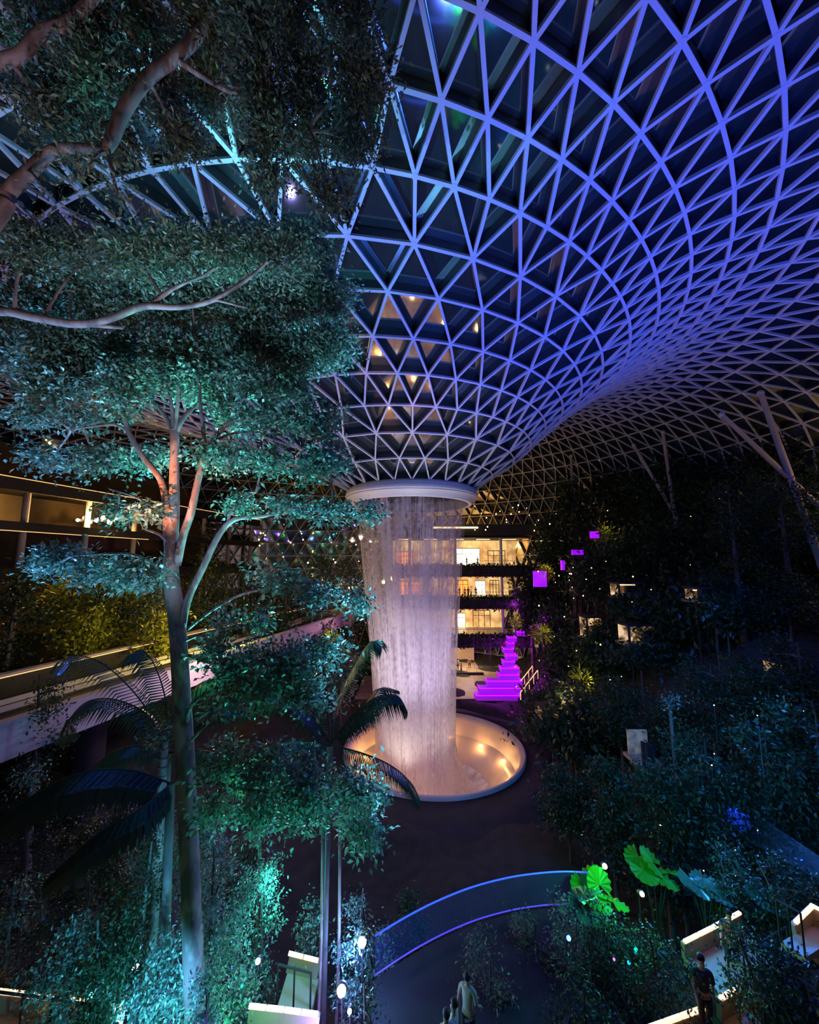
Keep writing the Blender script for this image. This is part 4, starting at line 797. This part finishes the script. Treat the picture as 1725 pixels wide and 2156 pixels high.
for px, py, Y, r, lab in ((1142, 1334, 44, .8, 'yellow-lit shrub beside the magenta stairs'), (1240, 1362, 42, .9, 'brightest yellow-lit plant under the kiosk branches'), (1225, 1435, 40, .9, 'yellow-green star-shaped plant below the kiosks'), (1272, 1125, 50, 1.0, 'golden-lit treetop beside the highest magenta panel'), (1150, 1205, 52, .8, 'golden-lit shrub next to the largest magenta panel'), (700, 1345, 30, .5, 'tiny yellow-lit shrub under the viaduct by the palm'), (1085, 1310, 50, .6, 'small green-lit plant left of the magenta stairs')):
    c = P(px, py, Y); e = empty('garden_shrub', c-Vector((0, 0, r)), label=lab, cat='shrub'); p = RNG.normal(size=(260, 3))*r*.5; leaves('foliage', p+np.array([0, 0, r]), p*2+np.array([0, 0, .3]), .5*r, .3, M['leafyellow'], e, .5)
    MB().tube([(0, 0, -.8), (0, 0, r)], .06, 6).build('stem', M['barkdark'], e); lamp('POINT', c+Vector((0, -1.2*r-.4, .6)), 45, (1, .85, .15), .15)
# sparkles: countless little lamps
def sprinkle(n, x0, x1, y0, y1, Ya, Yb, lab, m, grp, r=.07):
    for i in range(n):
        px = random.uniform(x0, x1); py = random.uniform(y0, y1); Y = random.uniform(Ya, Yb); o = bulb_obj(P(px, py, Y), r*random.uniform(.6, 1.4), m, lab, 'light', grp); g = H(o.location.x, Y)-o.location.z; MB().tube([(0, 0, 0), (0, 0, min(-.2, g))], .006, 4).build('stake', M['mullion'], o)
bulbs_ = mat('small_warm_bulb', (1, .8, .5), emit=(1, .62, .25), es=7)
sprinkle(60, 1130, 1420, 1180, 1560, 36, 50, 'tiny warm garden light scattered on the right hillside', bulbs_, 'hillside garden lights', .05)
sprinkle(30, 985, 1300, 1060, 1120, 56, 62, 'tiny warm light under the golden lattice edge', bulbs_, 'lights under the lattice', .07)
sprinkle(26, 60, 190, 1020, 1065, 52, 60, 'tiny amber light on the far left gallery', bulbs_, 'gallery lights', .1)
sprinkle(18, 540, 760, 1120, 1190, 50, 56, 'tiny orange light beyond the viaduct left of the water', bulbs_, 'lights left of the water', .08)
sprinkle(28, 1450, 1715, 1480, 1900, 16, 26, 'tiny cool light glinting in the blue planting', bulbw, 'cool lights lower right', .016)
sprinkle(20, 1400, 1700, 1000, 1400, 34, 46, 'faint warm light on the black upper slope', bulbs_, 'upper slope lights', .035)
for px, py in ((5, 972), (45, 948), (57, 945), (68, 941), (105, 933), (10, 978)): bulb_obj(P(px, py, 50), .14, bulb, 'white-gold ceiling light high at the left edge', 'light', 'ceiling lights left')

# ------------------------------------------------------------------ people
def skin(name, verts, edges_, radii, m, parent, root=0, sub=1):
    me = bpy.data.meshes.new(name); me.from_pydata(verts, edges_, []); o = bpy.data.objects.new(name, me); COL.objects.link(o)
    s_ = o.modifiers.new('s', 'SKIN'); s_.use_smooth_shade = True
    for i, r in enumerate(radii): me.skin_vertices[0].data[i].radius = (r, r) if not hasattr(r, '__len__') else r
    me.skin_vertices[0].data[root].use_root = True
    u = o.modifiers.new('u', 'SUBSURF'); u.levels = sub
    dg = bpy.context.evaluated_depsgraph_get(); m2 = bpy.data.meshes.new_from_object(o.evaluated_get(dg)); bpy.data.objects.remove(o); return link(name, m2, m, parent, True)
def person(loc, rz, label, cols, arms=(.15, -.1), stride=.12, group=None):
    e = empty('person', loc, rz, label=label, cat='person', group=group)
    sk = mat('skin', cols[0], rough=.5); sh = mat('shirt_cloth', cols[1], rough=.85); tr_ = mat('trouser_cloth', cols[2], rough=.85); ha = mat('hair', (.01, .008, .006), rough=.6)
    V = [(0, 0, .93), (0, 0, 1.1), (0, 0, 1.3), (0, 0, 1.43), (0, 0, 1.5), (0, .01, 1.58), (0, .01, 1.66)]; E_ = [(0, 1), (1, 2), (2, 3), (3, 4), (4, 5), (5, 6)]; R = [(.14, .11), (.125, .09), (.15, .1), (.08, .07), (.05, .05), (.075, .085), (.07, .085)]
    for s_ in (-1, 1):
        k = len(V); f_ = stride*s_
        V += [(s_*.09, 0, .88), (s_*.1, f_*.5+.02, .5), (s_*.1, f_, .1), (s_*.11, f_+.14, .04)]; R += [(.085, .09), (.055, .06), (.04, .04), (.035, .03)]; E_ += [(0, k), (k, k+1), (k+1, k+2), (k+2, k+3)]
        k = len(V); a = arms[0] if s_ > 0 else arms[1]
        V += [(s_*.18, 0, 1.4), (s_*.23, -.02+a*.3, 1.14), (s_*.23, .05+a, .92+abs(a)*.5), (s_*.23, .08+a*1.25, .84+abs(a)*.6)]; R += [.05, .038, .03, (.035, .02)]; E_ += [(3, k), (k, k+1), (k+1, k+2), (k+2, k+3)]
        for q in range(5):
            kk = len(V); hx, hy, hz = V[k+3]; dx = (q-2)*.016; l = (.05, .068, .075, .07, .055)[q]; V += [(hx+dx*.3, hy+dx, hz-.03), (hx+dx*.3, hy+dx*1.3+.01, hz-.03-l)]; R += [.009, .007]; E_ += [(k+3, kk), (kk, kk+1)]
    skin('body', V, E_, R, sk, e)
    skin('shirt', [(0, 0, .95), (0, 0, 1.1), (0, 0, 1.3), (0, 0, 1.44), (.18, 0, 1.41), (.23, -.01, 1.16), (-.18, 0, 1.41), (-.23, -.01, 1.16)], [(0, 1), (1, 2), (2, 3), (3, 4), (4, 5), (3, 6), (6, 7)], [(.155, .125), (.145, .11), (.17, .12), (.085, .075), .065, .055, .065, .055], sh, e)
    skin('trousers', [(0, 0, .97), (.09, 0, .86), (.1, stride*.5+.02, .5), (.1, stride, .12), (-.09, 0, .86), (-.1, -stride*.5+.02, .5), (-.1, -stride, .12)], [(0, 1), (1, 2), (2, 3), (0, 4), (4, 5), (5, 6)], [(.15, .12), (.1, .105), (.075, .075), .06, (.1, .105), (.075, .075), .06], tr_, e)
    hb = MB().ball((0, -.02, 1.69), .098, 8, (.9, 1.0, .95)); hb.v = [v if not (v[1] > .03 and v[2] < 1.70) else (v[0], .02, v[2]) for v in hb.v]; hb.build('hair', ha, e, True)
    return e
SKN = (.45, .28, .19); DK = (.02, .02, .025)
def stand(px, py, Y, z=None):
    p = P(px, py, Y)
    if z is not None: p = Vector((p.x, Y, z))
    return p
p1 = P(1487, 2150, 11); person((p1.x, 11, p1.z-.35), 2.9, 'dark silhouetted person standing at the lit walkway, bottom right', (SKN, (.03, .03, .04), DK))
p1 = P(1527, 1955, 13.4); person((p1.x, 13.2, P(1527, 1985, 13.2).z-.9), 2.5, 'dark silhouetted person beside the short sloping light strip', (SKN, (.05, .03, .03), DK))
p1 = P(925, 2085, 12.5); person((p1.x, 10.2, tz), .3, 'visitor in grey on the dark terrace, left one', (SKN, (.35, .33, .33), DK)); p1 = P(955, 2095, 12)
person((P(955, 2090, 10.4).x, 10.4, tz), 1.2, 'visitor in a pale pink top on the dark terrace', (SKN, (.6, .4, .33), DK)); person((P(985, 2085, 11).x, 11.0, tz), -.6, 'visitor in beige on the dark terrace, right one', (SKN, (.4, .33, .25), DK))
for i, (px, Y, z, c_, lab) in enumerate(((961, 66, -17.15, (.7, .7, .7), 'far visitor in white on the lowest tan floor, left of the pair'), (968, 65, -17.15, (.2, .35, .2), 'far visitor in green on the lowest tan floor, next to the one in white'), (985, 67, -17.15, (.3, .1, .12), 'far visitor in dark red on the lowest tan floor, standing alone right'),
        (967, 64, -5.6, DK, 'far silhouette at the left end of the orange mall floor'), (978, 64.5, -5.6, (.3, .1, .05), 'far visitor in rust near the orange wall'), (985, 63.8, -5.6, DK, 'far dark figure in the middle of the orange mall floor'), (991, 65, -5.6, (.6, .5, .4), 'far visitor in cream on the orange mall floor'), (1001, 64, -5.6, DK, 'far figure at the railing of the orange mall floor, rightmost'),
        (983, 64, -.8, DK, 'far figure before the white shopfront on the topmost mall floor'), (1006, 64.5, -.8, (.3, .3, .5), 'far visitor in blue on the topmost mall floor'))):
    person((at_px(px, Y), Y, z), i*1.3, lab, (SKN, c_, DK), stride=.1+.03*(i % 3), group='visitors far behind the waterfall')
